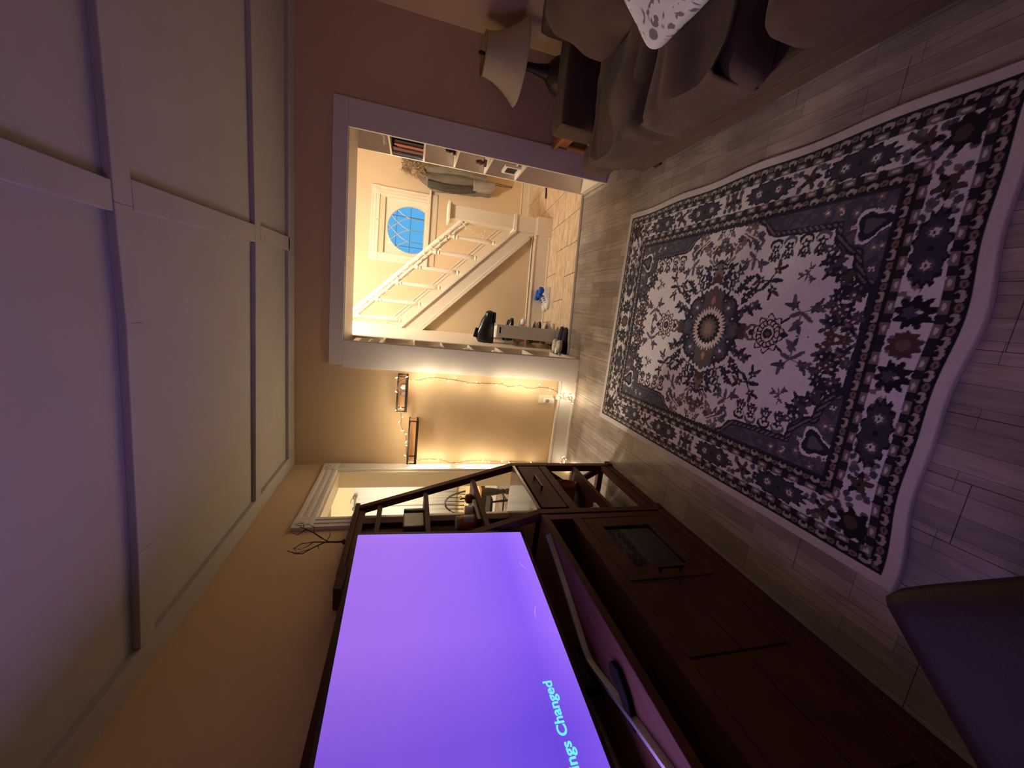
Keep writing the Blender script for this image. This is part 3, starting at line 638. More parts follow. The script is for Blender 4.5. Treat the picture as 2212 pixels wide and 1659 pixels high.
# black rubber boot / bag on top of the rack
bt = thing('rubber_boot', 'black rubber ankle boot lying on top of the shoe rack', 'boot', (-0.17, 4.3, 0.735), hall=True)
b = B(); pr = [(-0.35, .055, .085), (-0.31, .062, .098), (-0.24, .058, .10), (-0.17, .052, .085), (-0.10, .05, .075), (-0.05, .046, .06), (-0.01, .03, .04)]
rr = []
for x, hw, hh in pr: rr.append([b.verts.new((x, 4.31+hw*math.cos(2*PI*k/14), 0.736+hh+hh*math.sin(2*PI*k/14))) for k in range(14)])
for p, q in zip(rr, rr[1:]):
    for i in range(14): b.faces.new((p[i], p[(i+1) % 14], q[(i+1) % 14], q[i]))
b.faces.new(rr[0]); b.faces.new(rr[-1][::-1]); fin('shaft', b, m_rubber, bt, smooth=True, hall=True)
b = B(); box(b, -0.13, -0.015, 4.255, 4.365, 0.737, 0.757); fin('sole', b, m_rubber, bt, hall=True, bev=.005)
b = B(); soft(b, (-0.07, 4.31, 0.80), (0.15, 0.10, 0.10), r=.9, n=6); fin('foot', b, m_rubber, bt, smooth=True, hall=True)
b = B(); bar(b, (-0.20, 4.30, 0.92), (-0.30, 4.30, 0.945), 0.035, 0.05); fin('pull_strap', b, m_black, bt, hall=True, bev=.004)
# shoes poking out of the rack, toes towards the hall
for (z, y, mu, ms, lab, L) in ((0.54, 4.26, m_rubber, m_black, 'black leather shoe on the top shelf of the shoe rack, near end', .25), (0.54, 4.38, m_black, m_black, 'matte black shoe on the top shelf of the shoe rack, second from the panel', .24),
                           (0.38, 4.25, m_coral, m_white, 'coral red canvas shoe in the shoe rack', .20), (0.38, 4.36, m_paper, m_white, 'white trainer in the shoe rack, beside the coral shoe', .27), (0.38, 4.48, m_grey, m_white, 'grey mesh trainer in the shoe rack, behind the white one', .27),
                           (0.22, 4.25, m_brownl, m_black, 'dark brown leather shoe in the shoe rack, low shelf near end', .24), (0.22, 4.37, m_parka, m_white, 'olive brown trainer in the shoe rack, low shelf', .26), (0.22, 4.48, m_fleece, m_white, 'cream canvas shoe in the shoe rack, low shelf far end', .25),
                           (0.06, 4.26, m_white, m_white, 'white slip-on shoe on the bottom shelf of the shoe rack', .22), (0.06, 4.40, m_grey, m_white, 'grey trainer on the bottom shelf of the shoe rack', .27)):
    shoe('shoe', lab, (-0.305, y, z+0.001), 0.0, mu, ms, L=L, hgt=.085)
b = B(); bar(b, (.10, 3.755, .0015), (.10, 3.80, .0015), .045, .002); tag(fin('paper_scrap', b, m_paper), 'small white paper scrap on the planks by the threshold', 'paper')
# ---------------------------------------------------------------- things standing in the built-in shelves
def book(label, x0, x1, y0, y1, z0, h, cov, grp='books on the built-in shelf'):
    t = thing('book', label, 'book', ((x0+x1)/2, (y0+y1)/2, z0), grp)
    b = B(); box(b, x0, x1, y0, y0+0.003, z0, z0+h); box(b, x0, x1, y1-0.003, y1, z0, z0+h); box(b, x0, x0+0.003, y0+0.003, y1-0.003, z0, z0+h); fin('cover', b, cov, t, bev=.001)
    box1('pages', x0+0.006, x1-0.004, y0+0.004, y1-0.004, z0+0.003, z0+h-0.004, m_paper, t)
bk1 = mat('dark_book_cloth', lin(46, 34, 36), 0.7, var=0.15); bk2 = mat('orange_book_cover', lin(196, 108, 72), 0.6, var=0.1); bk3 = mat('slate_book_cover', lin(70, 66, 84), 0.6, var=0.1); bk4 = mat('plum_book_cover', lin(66, 26, 34), 0.6, var=0.1); bk5 = mat('photo_book_cover', lin(150, 92, 54), 0.5, var=0.5, scale=30); bk6 = mat('sky_blue_book', lin(120, 176, 206), 0.6, var=0.06)
Y = 3.455
for lab, wd, dp, h, mm in (('thick slate grey book at the front of the built-in shelf', .07, .15, .245, bk3), ('dark blue-black book second from the front of the built-in shelf', .05, .16, .23, bk1), ('orange photo book in the middle of the dark books', .035, .17, .235, bk2), ('brown photo book leaning in the middle of the dark books', .05, .16, .215, bk5),
                           ('dark plum book behind the brown photo book', .035, .165, .25, bk4), ('pale orange thin book behind the plum book', .018, .165, .25, bk2), ('second plum book near the hall end of the shelf', .03, .165, .25, bk4), ('thin black book near the hall end of the shelf', .02, .17, .255, bk1), ('tall slate book with orange edge at the hall end of the shelf', .03, .172, .26, bk3)):
    book(lab, 1.39-dp, 1.388, Y, Y+wd, 1.611, h, mm); Y += wd+0.003
box1('tissue_box', 1.225, 1.30, 3.75, 3.845, 1.612, 1.648, bk6); tag(bpy.data.objects['tissue_box'], 'small light blue box lying under the dark books', 'box')
# dark ornaments on the right shelves
def figurine(label, x, y, z, h, m):
    b = B(); lathe(b, [(0.03, z), (0.032, z+0.02*h/0.1), (0.012, z+.03*h/.1), (0.024, z+.055*h/.1), (0.016, z+.075*h/.1), (0.018, z+.09*h/.1), (0.004, z+.1*h/.1)], (x, y, 0), 14); tag(fin('figurine', b, m, smooth=True), label, 'ornament')
figurine('small dark figurine on the right shelf below the books', 1.30, 3.70, 1.336, .09, m_iron)
figurine('brown carved ornament on the right shelf, two shelves below the books', 1.27, 3.74, 1.051, .10, m_brownl)
figurine('grey round ornament beside the brown carved one', 1.33, 3.66, 1.051, .07, m_grey)
pf = thing('picture_frame', 'white picture frame leaning on the lowest right shelf', 'picture frame', (1.31, 3.70, 0.753))
b = B(); box(b, 1.235, 1.255, 3.60, 3.78, 0.753, 0.775); box(b, 1.235, 1.255, 3.60, 3.78, 0.875, 0.897); box(b, 1.235, 1.255, 3.60, 3.62, 0.775, 0.875); box(b, 1.235, 1.255, 3.76, 3.78, 0.775, 0.875); fin('frame', b, m_white, pf)
box1('picture', 1.243, 1.250, 3.62, 3.76, 0.775, 0.875, m_iron, pf)
# tangle of white wire in the top right shelf
b = B(); pts = []
for k in range(160): pts.append((1.30+0.05*math.sin(k*.61), 3.62+0.12*math.sin(k*.13)+.03*math.cos(k*.9), 1.90+0.03*abs(math.sin(k*.47))+0.012))
tube(b, pts, 0.003, 5); tag(fin('cable', b, m_wirew), 'tangled white cable on the top right built-in shelf', 'cable')
# left shelves: white box with dark frames, framed picture, small white things
sb = thing('storage_box', 'white box with dark slots in the top left built-in shelf', 'box', (-0.49, 3.65, 1.871))
box1('body', -0.57, -0.425, 3.50, 3.82, 1.871, 2.12, m_white, sb, bev=.004)
for zz, mm in ((1.90, m_iron), (1.99, m_iron)): box1('slot', -0.4252, -0.422, 3.60, 3.80, zz, zz+0.075, mm, sb)
pf = thing('picture_frame', 'cream picture frame in the left built-in shelf, second from top', 'picture frame', (-0.5, 3.72, 1.601))
b = B(); box(b, -0.53, -0.515, 3.50, 3.80, 1.601, 1.62); box(b, -0.53, -0.515, 3.50, 3.80, 1.80, 1.82); box(b, -0.53, -0.515, 3.50, 3.52, 1.62, 1.80); box(b, -0.53, -0.515, 3.78, 3.80, 1.62, 1.80); fin('frame', b, m_white, pf)
box1('picture', -0.526, -0.519, 3.52, 3.78, 1.62, 1.80, m_fleece, pf)
b = B(); lathe(b, [(0.05, 1.336), (0.056, 1.35), (0.052, 1.40), (0.03, 1.425), (0.03, 1.44)], (-0.47, 3.62, 0), 16); tag(fin('vase', b, m_white, smooth=True), 'squat white vase in the left built-in shelf', 'vase')
b = B(); lathe(b, [(0.045, 1.061), (0.05, 1.075), (0.04, 1.12), (0.02, 1.13)], (-0.465, 3.66, 0), 16); tag(fin('bowl', b, m_white, smooth=True), 'small white lidded bowl in the left built-in shelf', 'bowl')
b = B(); soft(b, (-0.47, 3.72, 0.80), (0.08, 0.10, 0.055), r=.6, n=4); tag(fin('soap_dish', b, m_white, smooth=True), 'white rounded dish in the left built-in shelf at knee height', 'dish')

# ---------------------------------------------------------------- WALL LIGHTS, WALL SHELVES, OUTLET
def wall_shelf(label, x0, x1, z0, z1, post):
    t = thing('wall_shelf', label, 'wall shelf', ((x0+x1)/2, D-0.06, z0), 'black framed wall shelves')
    y0, y1 = D-0.115, D-0.003
    box1('board', x0+0.008, x1-0.008, y0+0.008, y1, z0+0.003, z0+0.012, m_shelfwood, t)
    b = B(); bar(b, (x0, y0, z0+0.009), (x1, y0, z0+0.009), 0.014, 0.022); bar(b, (x0+0.004, y0, z0+0.008), (x0+0.004, y1, z0+0.008), 0.008, 0.016); bar(b, (x1-0.004, y0, z0+0.008), (x1-0.004, y1, z0+0.008), 0.008, 0.016); fin('bottom_rail', b, m_iron, t)
    b = B(); bar(b, (x0, y0, z1), (x1, y0, z1), 0.012, 0.015); bar(b, (x0+0.004, y0, z1), (x0+0.004, y1, z1), 0.008, 0.009); bar(b, (x1-0.004, y0, z1), (x1-0.004, y1, z1), 0.008, 0.009); fin('top_rail', b, m_iron, t)
    for xx in (x0+0.004, x1-0.004): box1('post', xx-0.004, xx+0.004, y0-0.004, y0+0.005, z0+0.01, z1, m_iron, t)
    box1('post', post-0.004, post+0.004, y0-0.004, y0+0.005, z0+0.01, z1, m_iron, t)
    box1('back_board', x0+0.009, x1-0.009, y1-0.006, y1+0.0005, z0+0.0125, z1+.004, m_shelfwood, t)
    return t
wall_shelf('black framed wall shelf holding the small white bottle, nearest the opening', -0.985, -0.668, 1.622, 1.706, -0.945)
wall_shelf('empty black framed wall shelf, the lower one toward the room corner', -1.478, -1.066, 1.512, 1.590, -1.40)
t = thing('bottle', 'small white round-topped bottle on the wall shelf', 'bottle', (-0.81, D-0.06, 1.635))
b = B(); lathe(b, [(0.024, 1.635), (0.026, 1.64), (0.026, 1.675), (0.012, 1.682)], (-0.835, D-0.06, 0), 14); fin('body', b, m_grey, t, smooth=True)
b = B(); lathe(b, [(0.004, 1.635), (0.022, 1.645), (0.026, 1.662), (0.018, 1.68), (0.003, 1.688)], (-0.775, D-0.06, 0), 14); fin('round_top', b, m_paper, t, smooth=True)
ot = thing('wall_outlet', 'cream wall outlet plate with plugged-in adapter by the fairy lights', 'outlet', (-0.82, D, 0.18))
b = B(); box(b, -0.880, -0.79, D-0.007, D, 0.225, 0.375); fin('plate', b, m_htrim, ot, bev=.003)
b = B(); box(b, -0.862, -0.812, D-0.055, D-0.008, 0.225, 0.325); fin('adapter', b, m_white, ot, bev=.008)
b = B(); lathe(b, [(0.018, 0), (0.018, -0.010), (0.014, -0.014)], (-0.837, D-0.055, 0.30), 14, 'Y'); fin('dial', b, m_grey, ot, smooth=True)
b = B(); box(b, -0.826, -0.792, D-0.04, D-0.008, 0.165, 0.205); fin('plug', b, m_white, ot, bev=.004)

FL = thing('fairy_lights', 'lit warm fairy lights strung round the two black wall shelves', 'string lights', (-1.1, D-0.02, 0.02))
Rr = [(-0.682, 1.721), (-0.671, 1.639), (-0.718, 1.58), (-0.722, 1.515), (-0.679, 1.459), (-0.671, 1.4), (-0.705, 1.272), (-0.67, 1.208), (-0.729, 1.084), (-0.7, 1.01), (-0.715, 0.82), (-0.677, 0.763), (-0.745, 0.713), (-0.714, 0.626), (-0.685, 0.584), (-0.739, 0.524), (-0.744, 0.452), (-0.69, 0.392), (-0.733, 0.277), (-0.711, 0.242), (-0.784, 0.187), (-0.747, 0.101), (-0.812, 0.125)]
Mm = [(-0.805, 1.718), (-0.767, 1.671), (-0.972, 1.713), (-0.949, 1.674), (-1.032, 1.653), (-1.08, 1.681), (-1.157, 1.647), (-1.189, 1.617), (-1.264, 1.611), (-1.295, 1.606), (-1.39, 1.614), (-1.509, 1.58)]
Ll = [(-1.481, 1.51), (-1.453, 1.449), (-1.473, 1.386), (-1.473, 1.314), (-1.468, 1.256), (-1.515, 1.19), (-1.512, 1.129), (-1.475, 1.063), (-1.495, 0.991), (-1.471, 0.929), (-1.469, 0.872), (-1.495, 0.812), (-1.486, 0.684), (-1.497, 0.609), (-1.497, 0.374), (-1.506, 0.042)]
rn = random.Random(5)
pile = [(-0.80+rn.uniform(-.04, .05), rn.uniform(0.02, 0.10), D-rn.uniform(.03, .12)) for _ in range(13)]
pile2 = [(-1.46+rn.uniform(-.05, .05), rn.uniform(0.015, 0.05), D-rn.uniform(.04, .14)) for _ in range(9)]
pts3 = [(x, D-0.022-(0.10 if z > 1.59 and x > -1.45 else 0), z) for x, z in Rr[::-1]+Mm+Ll]
wire = B()
def wav(pts):
    out = []
    for a, c in zip(pts, pts[1:]):
        a, c = Vector(a), Vector(c)
        for k in range(5):
            p = a.lerp(c, k/5); p += Vector((rn.uniform(-.004, .004), rn.uniform(-.003, 0), rn.uniform(-.006, .002)))
            out.append(p)
    return out+[Vector(pts[-1])]
cen = [Vector(p) for p in pts3]; sm = []                             # the wire runs down the middle of the zigzag of bulbs
for k in range(len(cen)):
    a = cen[max(0, k-1)]; c = cen[min(len(cen)-1, k+1)]; sm.append((a+cen[k]*2+c)/4)
tube(wire, wav(sm), 0.0022, 5)
for k, p in enumerate(cen): tube(wire, [sm[k], p], 0.0018, 4)
tube(wire, wav([(-0.81, D-0.04, 0.165), (-0.80, D-0.05, 0.12)]+[(x, y, z) for x, z, y in pile]+[(-0.784, D-0.03, 0.187)]), 0.0022, 5)
tube(wire, wav([(-1.50, D-0.03, 0.05)]+[(x, y, z) for x, z, y in pile2]), 0.0022, 5)
fin('wire', wire, m_wire, FL)
bmq = B(); lathe(bmq, [(0.0012, -0.013), (0.0032, -0.008), (0.0036, -0.001), (0.0028, 0.006), (0.001, 0.011)], (0, 0, 0), 7)
bme = bpy.data.meshes.new('bulb'); bmq.to_mesh(bme); bmq.free(); bme.materials.append(m_bulb)
allb = cen + [Vector((x, y, z)) for x, z, y in pile+pile2]
for k, p in enumerate(allb):
    o = bpy.data.objects.new('bulb', bme); C.objects.link(o); o.parent = FL; o.location = p-FL.location; o.rotation_euler = (rn.uniform(-1.2, 1.2), rn.uniform(-1.2, 1.2), 0)
    nl = len(cen)
    if k < nl or k % 3 == 0:
        l = light('fairy_bulb_light', 'POINT', p+Vector((0, -0.085, 0)), (0.36 if p.z > .3 else .14) if k < nl else 0.12, WARM, shadow_soft_size=0.004)

# ---------------------------------------------------------------- RUG (woven pattern drawn quarter by quarter into the pile colours)
def paint_rug():
    RES = 0.002; Wq, Hq = 0.8257, 1.0506
    na, nb = int(Wq/RES)+2, int(Hq/RES)+2
    A, Bq = np.meshgrid((np.arange(na)+0.5)*RES, (np.arange(nb)+0.5)*RES, indexing='ij')
    g = np.random.RandomState(4)
    def noise2(cell):
        q = g.rand(int(na*RES/cell)+3, int(nb*RES/cell)+3); x, y = A/cell, Bq/cell; i, j = x.astype(int), y.astype(int); fx, fy = x-i, y-j
        return q[i, j]*(1-fx)*(1-fy)+q[i+1, j]*fx*(1-fy)+q[i, j+1]*(1-fx)*fy+q[i+1, j+1]*fx*fy
    w1, w2 = noise2(0.012)-0.5, noise2(0.012)-0.5
    a_, b_ = A+w1*0.006, Bq+w2*0.006                                   # slightly ragged outlines, as knotted pile has
    CREAM, NAVY, GREY, TAUPE, BROWN, DARK, LIGHT, SLATE = [np.array(lin(*c)[:3]) for c in ((216, 209, 206), (32, 32, 50), (90, 84, 92), (118, 102, 94), (76, 56, 50), (23, 21, 28), (214, 200, 186), (68, 66, 80))]
    img = np.zeros((na, nb, 3)); img[:] = CREAM
    def put(mask, col): img[mask] = col
    def ell(ca, cb, ra, rb, rot=0.0, lob=0, amp=0.0, ph=0.0):
        x, y = a_-ca, b_-cb; c, s = math.cos(rot), math.sin(rot); u, v = x*c+y*s, -x*s+y*c
        r = np.hypot(u/ra, v/rb)
        if lob: r = r/(1+amp*np.cos(lob*np.arctan2(v/rb, u/ra)+ph))
        return r < 1
    def box_(lo, hi, r0, r1): return (a_ > lo) & (a_ < hi) & (b_ > r0) & (b_ < r1)
    def flower(ca, cb, r, col=NAVY, core=LIGHT, n=5, ph=0.0):
        put(ell(ca, cb, r, r, 0, n, 0.28, ph), col); put(ell(ca, cb, r*0.34, r*0.34), core)
    def leaf(ca, cb, L, wd, ang, col): put(ell(ca+L*.5*math.cos(ang), cb+L*.5*math.sin(ang), L*.5, wd*.5, ang), col)
    def stem(x0, y0, x1, y1, wd, col):
        dx, dy = x1-x0, y1-y0; L2 = dx*dx+dy*dy; t = np.clip(((a_-x0)*dx+(b_-y0)*dy)/L2, 0, 1)
        put(np.hypot(a_-x0-t*dx, b_-y0-t*dy) < wd, col)
    ea, eb = Wq-A, Hq-Bq; e = np.minimum(ea, eb)
    ea2, eb2 = Wq-a_, Hq-b_; e2 = np.minimum(ea2, eb2)
    # inner field: slate spandrels, cream medallion ground with a stepped and scalloped outline
    put(e > 0.285, SLATE)
    sp = noise2(0.02); put((e > 0.285) & (sp > 0.62), GREY)
    poly = [(0, .748), (.205, .748), (.215, .70), (.262, .672), (.318, .66), (.335, .615), (.375, .578), (.43, .57), (.44, .30), (.456, .265), (.50, .235), (.525, .19), (.53, 0), (0, 0)]
    def inpoly(P, x, y):
        m = np.zeros(x.shape, bool); j = len(P)-1
        for i in range(len(P)):
            xi, yi = P[i]; xj, yj = P[j]
            cnd = ((yi > y) != (yj > y)) & (x < (xj-xi)*(y-yi)/(yj-yi+1e-12)+xi); m ^= cnd; j = i
        return m
    def grow(k): return [(x*(1+k/0.5) if x > 0 else x, y*(1+k/0.7) if y > 0 else y) for x, y in poly]
    put(inpoly(grow(0.034), a_, b_) & (e > 0.285), NAVY)
    ck = ((np.floor((A+Bq)/0.012)).astype(int) % 2 == 0); put(inpoly(grow(0.027), a_, b_) & (~inpoly(grow(0.012), a_, b_)) & ck & (e > 0.285), TAUPE)
    put(inpoly(grow(0.006), a_, b_), NAVY)
    fld = inpoly(poly, a_, b_); put(fld, CREAM)
    # spandrel filling: little rosettes and the cream outlined heart motif
    spd = (e > 0.30) & ~inpoly(grow(0.05), A, Bq); keep = img.copy()
    for k in range(190):
        x, y = g.uniform(0.02, .53), g.uniform(0.02, .76)
        ia, ib = int(x/RES), int(y/RES)
        if spd[ia, ib]:
            if k % 3 == 0: flower(x, y, .015, TAUPE, LIGHT, 5, k)
            elif k % 3 == 1: leaf(x, y, .034, .012, g.uniform(0, 6.3), GREY)
            else: flower(x, y, .010, LIGHT, BROWN, 4, k)
    hm = lambda s: ell(.425, .70, .045*s, .055*s, -.5, 3, .22, .6)
    put(hm(1.2) & (e > .29), CREAM); put(hm(1.0) & (e > .29), NAVY); put(hm(.55) & (e > .29), GREY)
    # flowers lining the field: end bouquet, corner sprays and the big side bouquet
    def bouquet(ca, cb, da, db, n, sp_, r, cols):
        for k in range(n):
            t = k/(max(1, n-1)); x = ca+da*t+g.uniform(-sp_, sp_); y = cb+db*t+g.uniform(-sp_, sp_)
            if x < .53 and y < .765:
                c = cols[k % len(cols)]; flower(x, y, r*g.uniform(.75, 1.15), c, LIGHT if k % 2 else TAUPE, 5, k)
                for q in range(3): leaf(x, y, r*2.0, r*.75, g.uniform(0, 6.3), c)
                flower(x, y, r*.8, c, LIGHT if k % 2 else TAUPE, 5, k)
    bouquet(0.0, .715, .19, -.005, 9, .024, .021, (BROWN, SLATE, NAVY)); bouquet(0.01, .655, .19, -.01, 8, .022, .020, (NAVY, BROWN, SLATE))
    bouquet(0.02, .665, .10, .01, 4, .015, .02, (BROWN, TAUPE, NAVY))
    bouquet(.20, .665, .12, -.05, 6, .018, .022, (NAVY, SLATE, BROWN))
    bouquet(.275, .60, .07, -.03, 4, .015, .022, (NAVY, SLATE))
    for k, (x, y) in enumerate(((.40, .53), (.40, .46), (.40, .385), (.395, .32))):   # palmettes hanging from the side guard
        put(ell(x+.012, y, .026, .032, 0, 0), NAVY if k % 2 else GREY); put(ell(x+.004, y, .019, .023), LIGHT); flower(x-.008, y, .017, NAVY, LIGHT, 5, k)
        leaf(x-.02, y+.012, .04, .016, 2.8, SLATE); leaf(x-.02, y-.012, .04, .016, 3.5, BROWN); flower(x-.05, y, .015, NAVY, TAUPE, 5)
    for k in range(20):
        x = g.uniform(.40, .525); y = g.uniform(0, .255)
        if x > .37+.25*abs(y-.06): flower(x, y, g.uniform(.015, .024), (TAUPE, BROWN, SLATE, GREY)[k % 4], LIGHT if k % 3 else BROWN, 5, k); leaf(x, y, .045, .017, g.uniform(2.2, 4.2), (TAUPE, SLATE)[k % 2])
    stem(.53, 0, .43, .07, .004, LIGHT); stem(.53, .05, .45, .17, .004, LIGHT); stem(.50, .12, .44, .22, .004, LIGHT)
    # loose sprigs on the cream ground
    def sprig(x, y, ang, s, dark):
        c1, c2 = (BROWN, NAVY) if dark else (SLATE, GREY)
        d = lambda r, t: (x+r*s*math.cos(ang+t), y+r*s*math.sin(ang+t))
        for r, t in ((.05, 0), (.045, 2.1), (.045, 4.2)): stem(x, y, *d(r, t), .003, c2)
        for k, (r, t) in enumerate(((.05, 0), (.045, 2.1), (.045, 4.2))):
            p = d(r, t); flower(p[0], p[1], .017*s, c1 if k != 1 else c2, LIGHT if dark else c2, 5, k); leaf(p[0], p[1], .042*s, .016*s, ang+t+.7, c2); leaf(p[0], p[1], .042*s, .016*s, ang+t-.6, c1)
        leaf(x, y, .06*s, .018*s, ang+1.0, c2); leaf(x, y, .05*s, .018*s, ang+3.2, c2)
    sprig(.245, .325, .6, 1.15, True); sprig(.10, .515, 1.2, 1.15, False); sprig(.36, .215, 2.2, 1.05, False); sprig(.265, .50, 2.4, .55, False)
    # central medallion
    for ring_r, n, r in ((.335, 7, .020), (.29, 7, .024), (.245, 7, .022)):
        for k in range(n):
            t = (k+.25)/n*PI/2; x, y = ring_r*1.02*math.cos(t), ring_r*.90*math.sin(t)
            if t > 1.30: continue
            if ring_r > .3 and (k % 2 == 0): leaf(x, y, .05, .016, t+.5, SLATE)
            flower(x, y, r*g.uniform(.9, 1.1), NAVY if (k+n) % 3 else SLATE, SLATE if k % 2 else LIGHT, 5, k); leaf(x, y, r*2.2, r*.8, t+g.uniform(-1.2, 1.2), NAVY)
    for x, r, c in ((.36, .016, NAVY), (.335, .018, TAUPE), (.30, .03, TAUPE), (.262, .035, BROWN)): put(ell(x, 0, r*.9, r*1.1, 0, 6, .15), c)
    for y in (.03, .055): flower(.335, y, .016, NAVY, LIGHT); leaf(.35, y, .05, .014, .9, TAUPE)
    med = lambda s: ell(0, 0, .205*s, .205*s, 0, 8, .075, 0)
    put(med(1.12), CREAM); put(ell(0, 0, .215, .215, 0, 40, .04), NAVY); put(med(1.0), NAVY); put(med(.93), SLATE)
    mk = med(.93); nz = noise2(.018); put(mk & (nz > .68), GREY); put(mk & (nz < .25), NAVY)
    put(ell(.15, 0, .075, .07, 0, 6, .12), TAUPE*.6); put(ell(.155, 0, .022, .012), np.array(lin(168, 124, 92)[:3]))
    flower(.115, .115, .026, GREY, LIGHT, 5); flower(.06, .155, .018, NAVY, LIGHT); flower(.155, .085, .016, NAVY, LIGHT)
    # tracery pendants along the length
    put(ell(0, .235, .04, .04, 0, 5, .12), BROWN); put(ell(0, .285, .042, .04, 0, 0), GREY); put(ell(0, .285, .025, .026, 0, 4, .2), LIGHT); put(ell(0, .285, .013, .013), NAVY)
    put(ell(0, .375, .085, .075, 0, 9, .12), NAVY); put(ell(0, .375, .078, .068, 0, 9, .12), LIGHT)
    for k in range(9):
        t = -PI/2+k*PI/8; x, y = .052*math.cos(t), .375+.046*math.sin(t); put(ell(x, y, .017, .017), NAVY); put(ell(x, y, .010, .010), LIGHT)
    put(ell(0, .375, .024, .024), NAVY); put(ell(0, .375, .012, .012), GREY); put(ell(0, .455, .012, .022), NAVY); leaf(.05, .43, .05, .012, .9, NAVY)
    # rosette
    put(ell(0, 0, .112, .112, 0, 36, .10), LIGHT); put(ell(0, 0, .084, .084, 0, 22, .07), DARK); put(ell(0, 0, .060, .060, 0, 14, .12), TAUPE*.7); put(ell(0, 0, .048, .048, 0, 10, .1), TAUPE); put(ell(0, 0, .03, .03, 0, 8, .1), np.array(lin(150, 124, 108)[:3]))
    # ---- borders
    bd = e < 0.285
    put(bd, DARK)
    s_ = np.where(ea < eb, Bq, A); se = np.where(ea < eb, ea, eb)
    def beads(mid, half, period):
        ph = (s_ % period)/period
        cup = (np.hypot((ph-.25)*period/0.021, (se-mid-0.003)/half) < 1) & (np.hypot((ph-.25)*period/0.011, (se-mid-half*.75)/(half*.6)) > 1)
        put(cup & bd, LIGHT*.55); put((np.hypot((ph-.75)*period/0.014, (se-mid)/(half*.8)) < 1) & bd, TAUPE)
        put((np.hypot((ph-.75)*period/0.006, (se-mid)/(half*.35)) < 1) & bd, BROWN)
    def checker(lo, hi, period):
        m = (e2 > lo) & (e2 < hi) & bd; put(m, TAUPE); put(m & ((s_ % period) < period*.42), DARK*1.6)
        put(m & (np.hypot(((s_ % period)/period-.72)*period/.013, (se-(lo+hi)/2)/.005) < 1), CREAM*.75)
    beads(0.063, 0.013, 0.072); checker(0.084, 0.108, 0.075)
    mb = (e2 > 0.108) & (e2 < 0.214); put(mb, CREAM*.92)
    mbx = (e > 0.108) & (e < 0.214); save = img.copy()
    def palm(ca, cb, L, wd, along_b):
        ra, rb = (wd, L) if along_b else (L, wd)
        put(ell(ca, cb, ra, rb, 0, 14, .10), DARK); put(ell(ca, cb, ra*.86, rb*.9, 0, 14, .08), SLATE*.62)
        for s in (-1, 1):
            o = L*.42*s; x, y = (ca, cb+o) if along_b else (ca+o, cb)
            put(ell(x, y, .022, .022, 0, 8, .1), GREY*.8); put(ell(x, y, .013, .013, 0, 6, .2), LIGHT*.9); put(ell(x, y, .005, .005), NAVY)
        put(ell(ca, cb, .009, .009), DARK)
    def cross(ca, cb, along_b):
        for k in range(5):
            t = k*2*PI/5+(0.3 if along_b else 1.87); leaf(ca, cb, .05, .02, t, DARK if k % 2 else BROWN)
        flower(ca, cb, .02, BROWN, DARK, 6); 
        for s in (-1, 1):
            x, y = (ca+.035*s, cb+.045*s) if along_b else (ca+.045*s, cb+.035*s); put(ell(x, y, .016, .013), GREY); put(ell(x, y, .008, .006), SLATE)
            x, y = (ca-.035*s, cb+.05*s) if along_b else (ca-.05*s, cb+.035*s); put(ell(x, y, .014, .012), SLATE)
    am, bm_ = Wq-.161, Hq-.161
    for k in range(60):
        q = g.uniform(0, 1.0); off = g.uniform(-.045, .045)
        put(ell(am+off, q, .010, .014, g.uniform(0, 3)), (GREY, SLATE, TAUPE)[k % 3]); put(ell(q*.8, bm_+off, .014, .010, g.uniform(0, 3)), (GREY, SLATE, TAUPE)[k % 3])
    for y in (0.0, .41, .795): cross(am, y, True)
    for y in (.21, .60): palm(am, y, .125, .05, True)
    for x in (.51,): cross(x, bm_, False)
    palm(.315, bm_, .125, .05, False)
    put(ell(.11, bm_, .05, .05, 0, 9, .2), DARK); put(ell(.11, bm_-.01, .02, .02, 0, 6, .2), SLATE); put(ell(.11, bm_+.015, .006, .01), LIGHT)
    put(ell(0, bm_, .045, .045, 0, 10, .16), BROWN); put(ell(0, bm_, .02, .02), TAUPE*.7)
    put(ell(am, bm_+.01, .055, .052, .7, 7, .2), DARK); put(ell(am-.005, bm_, .025, .022), BROWN); put(ell(am-.05, bm_-.06, .02, .02), SLATE)
    img[~mbx] = save[~mbx]
    checker(0.214, 0.240, 0.075); beads(0.262, 0.013, 0.072)
    put((e2 > .240) & (e2 < .244) & bd, DARK); put((e > .281) & (e < .290), NAVY)
    put(e < 0.043, np.array(lin(196, 185, 177)[:3])); put((e > .043) & (e < .049), DARK)
    img *= (0.93+0.14*noise2(0.006))[..., None]
    return img, RES, Wq, Hq
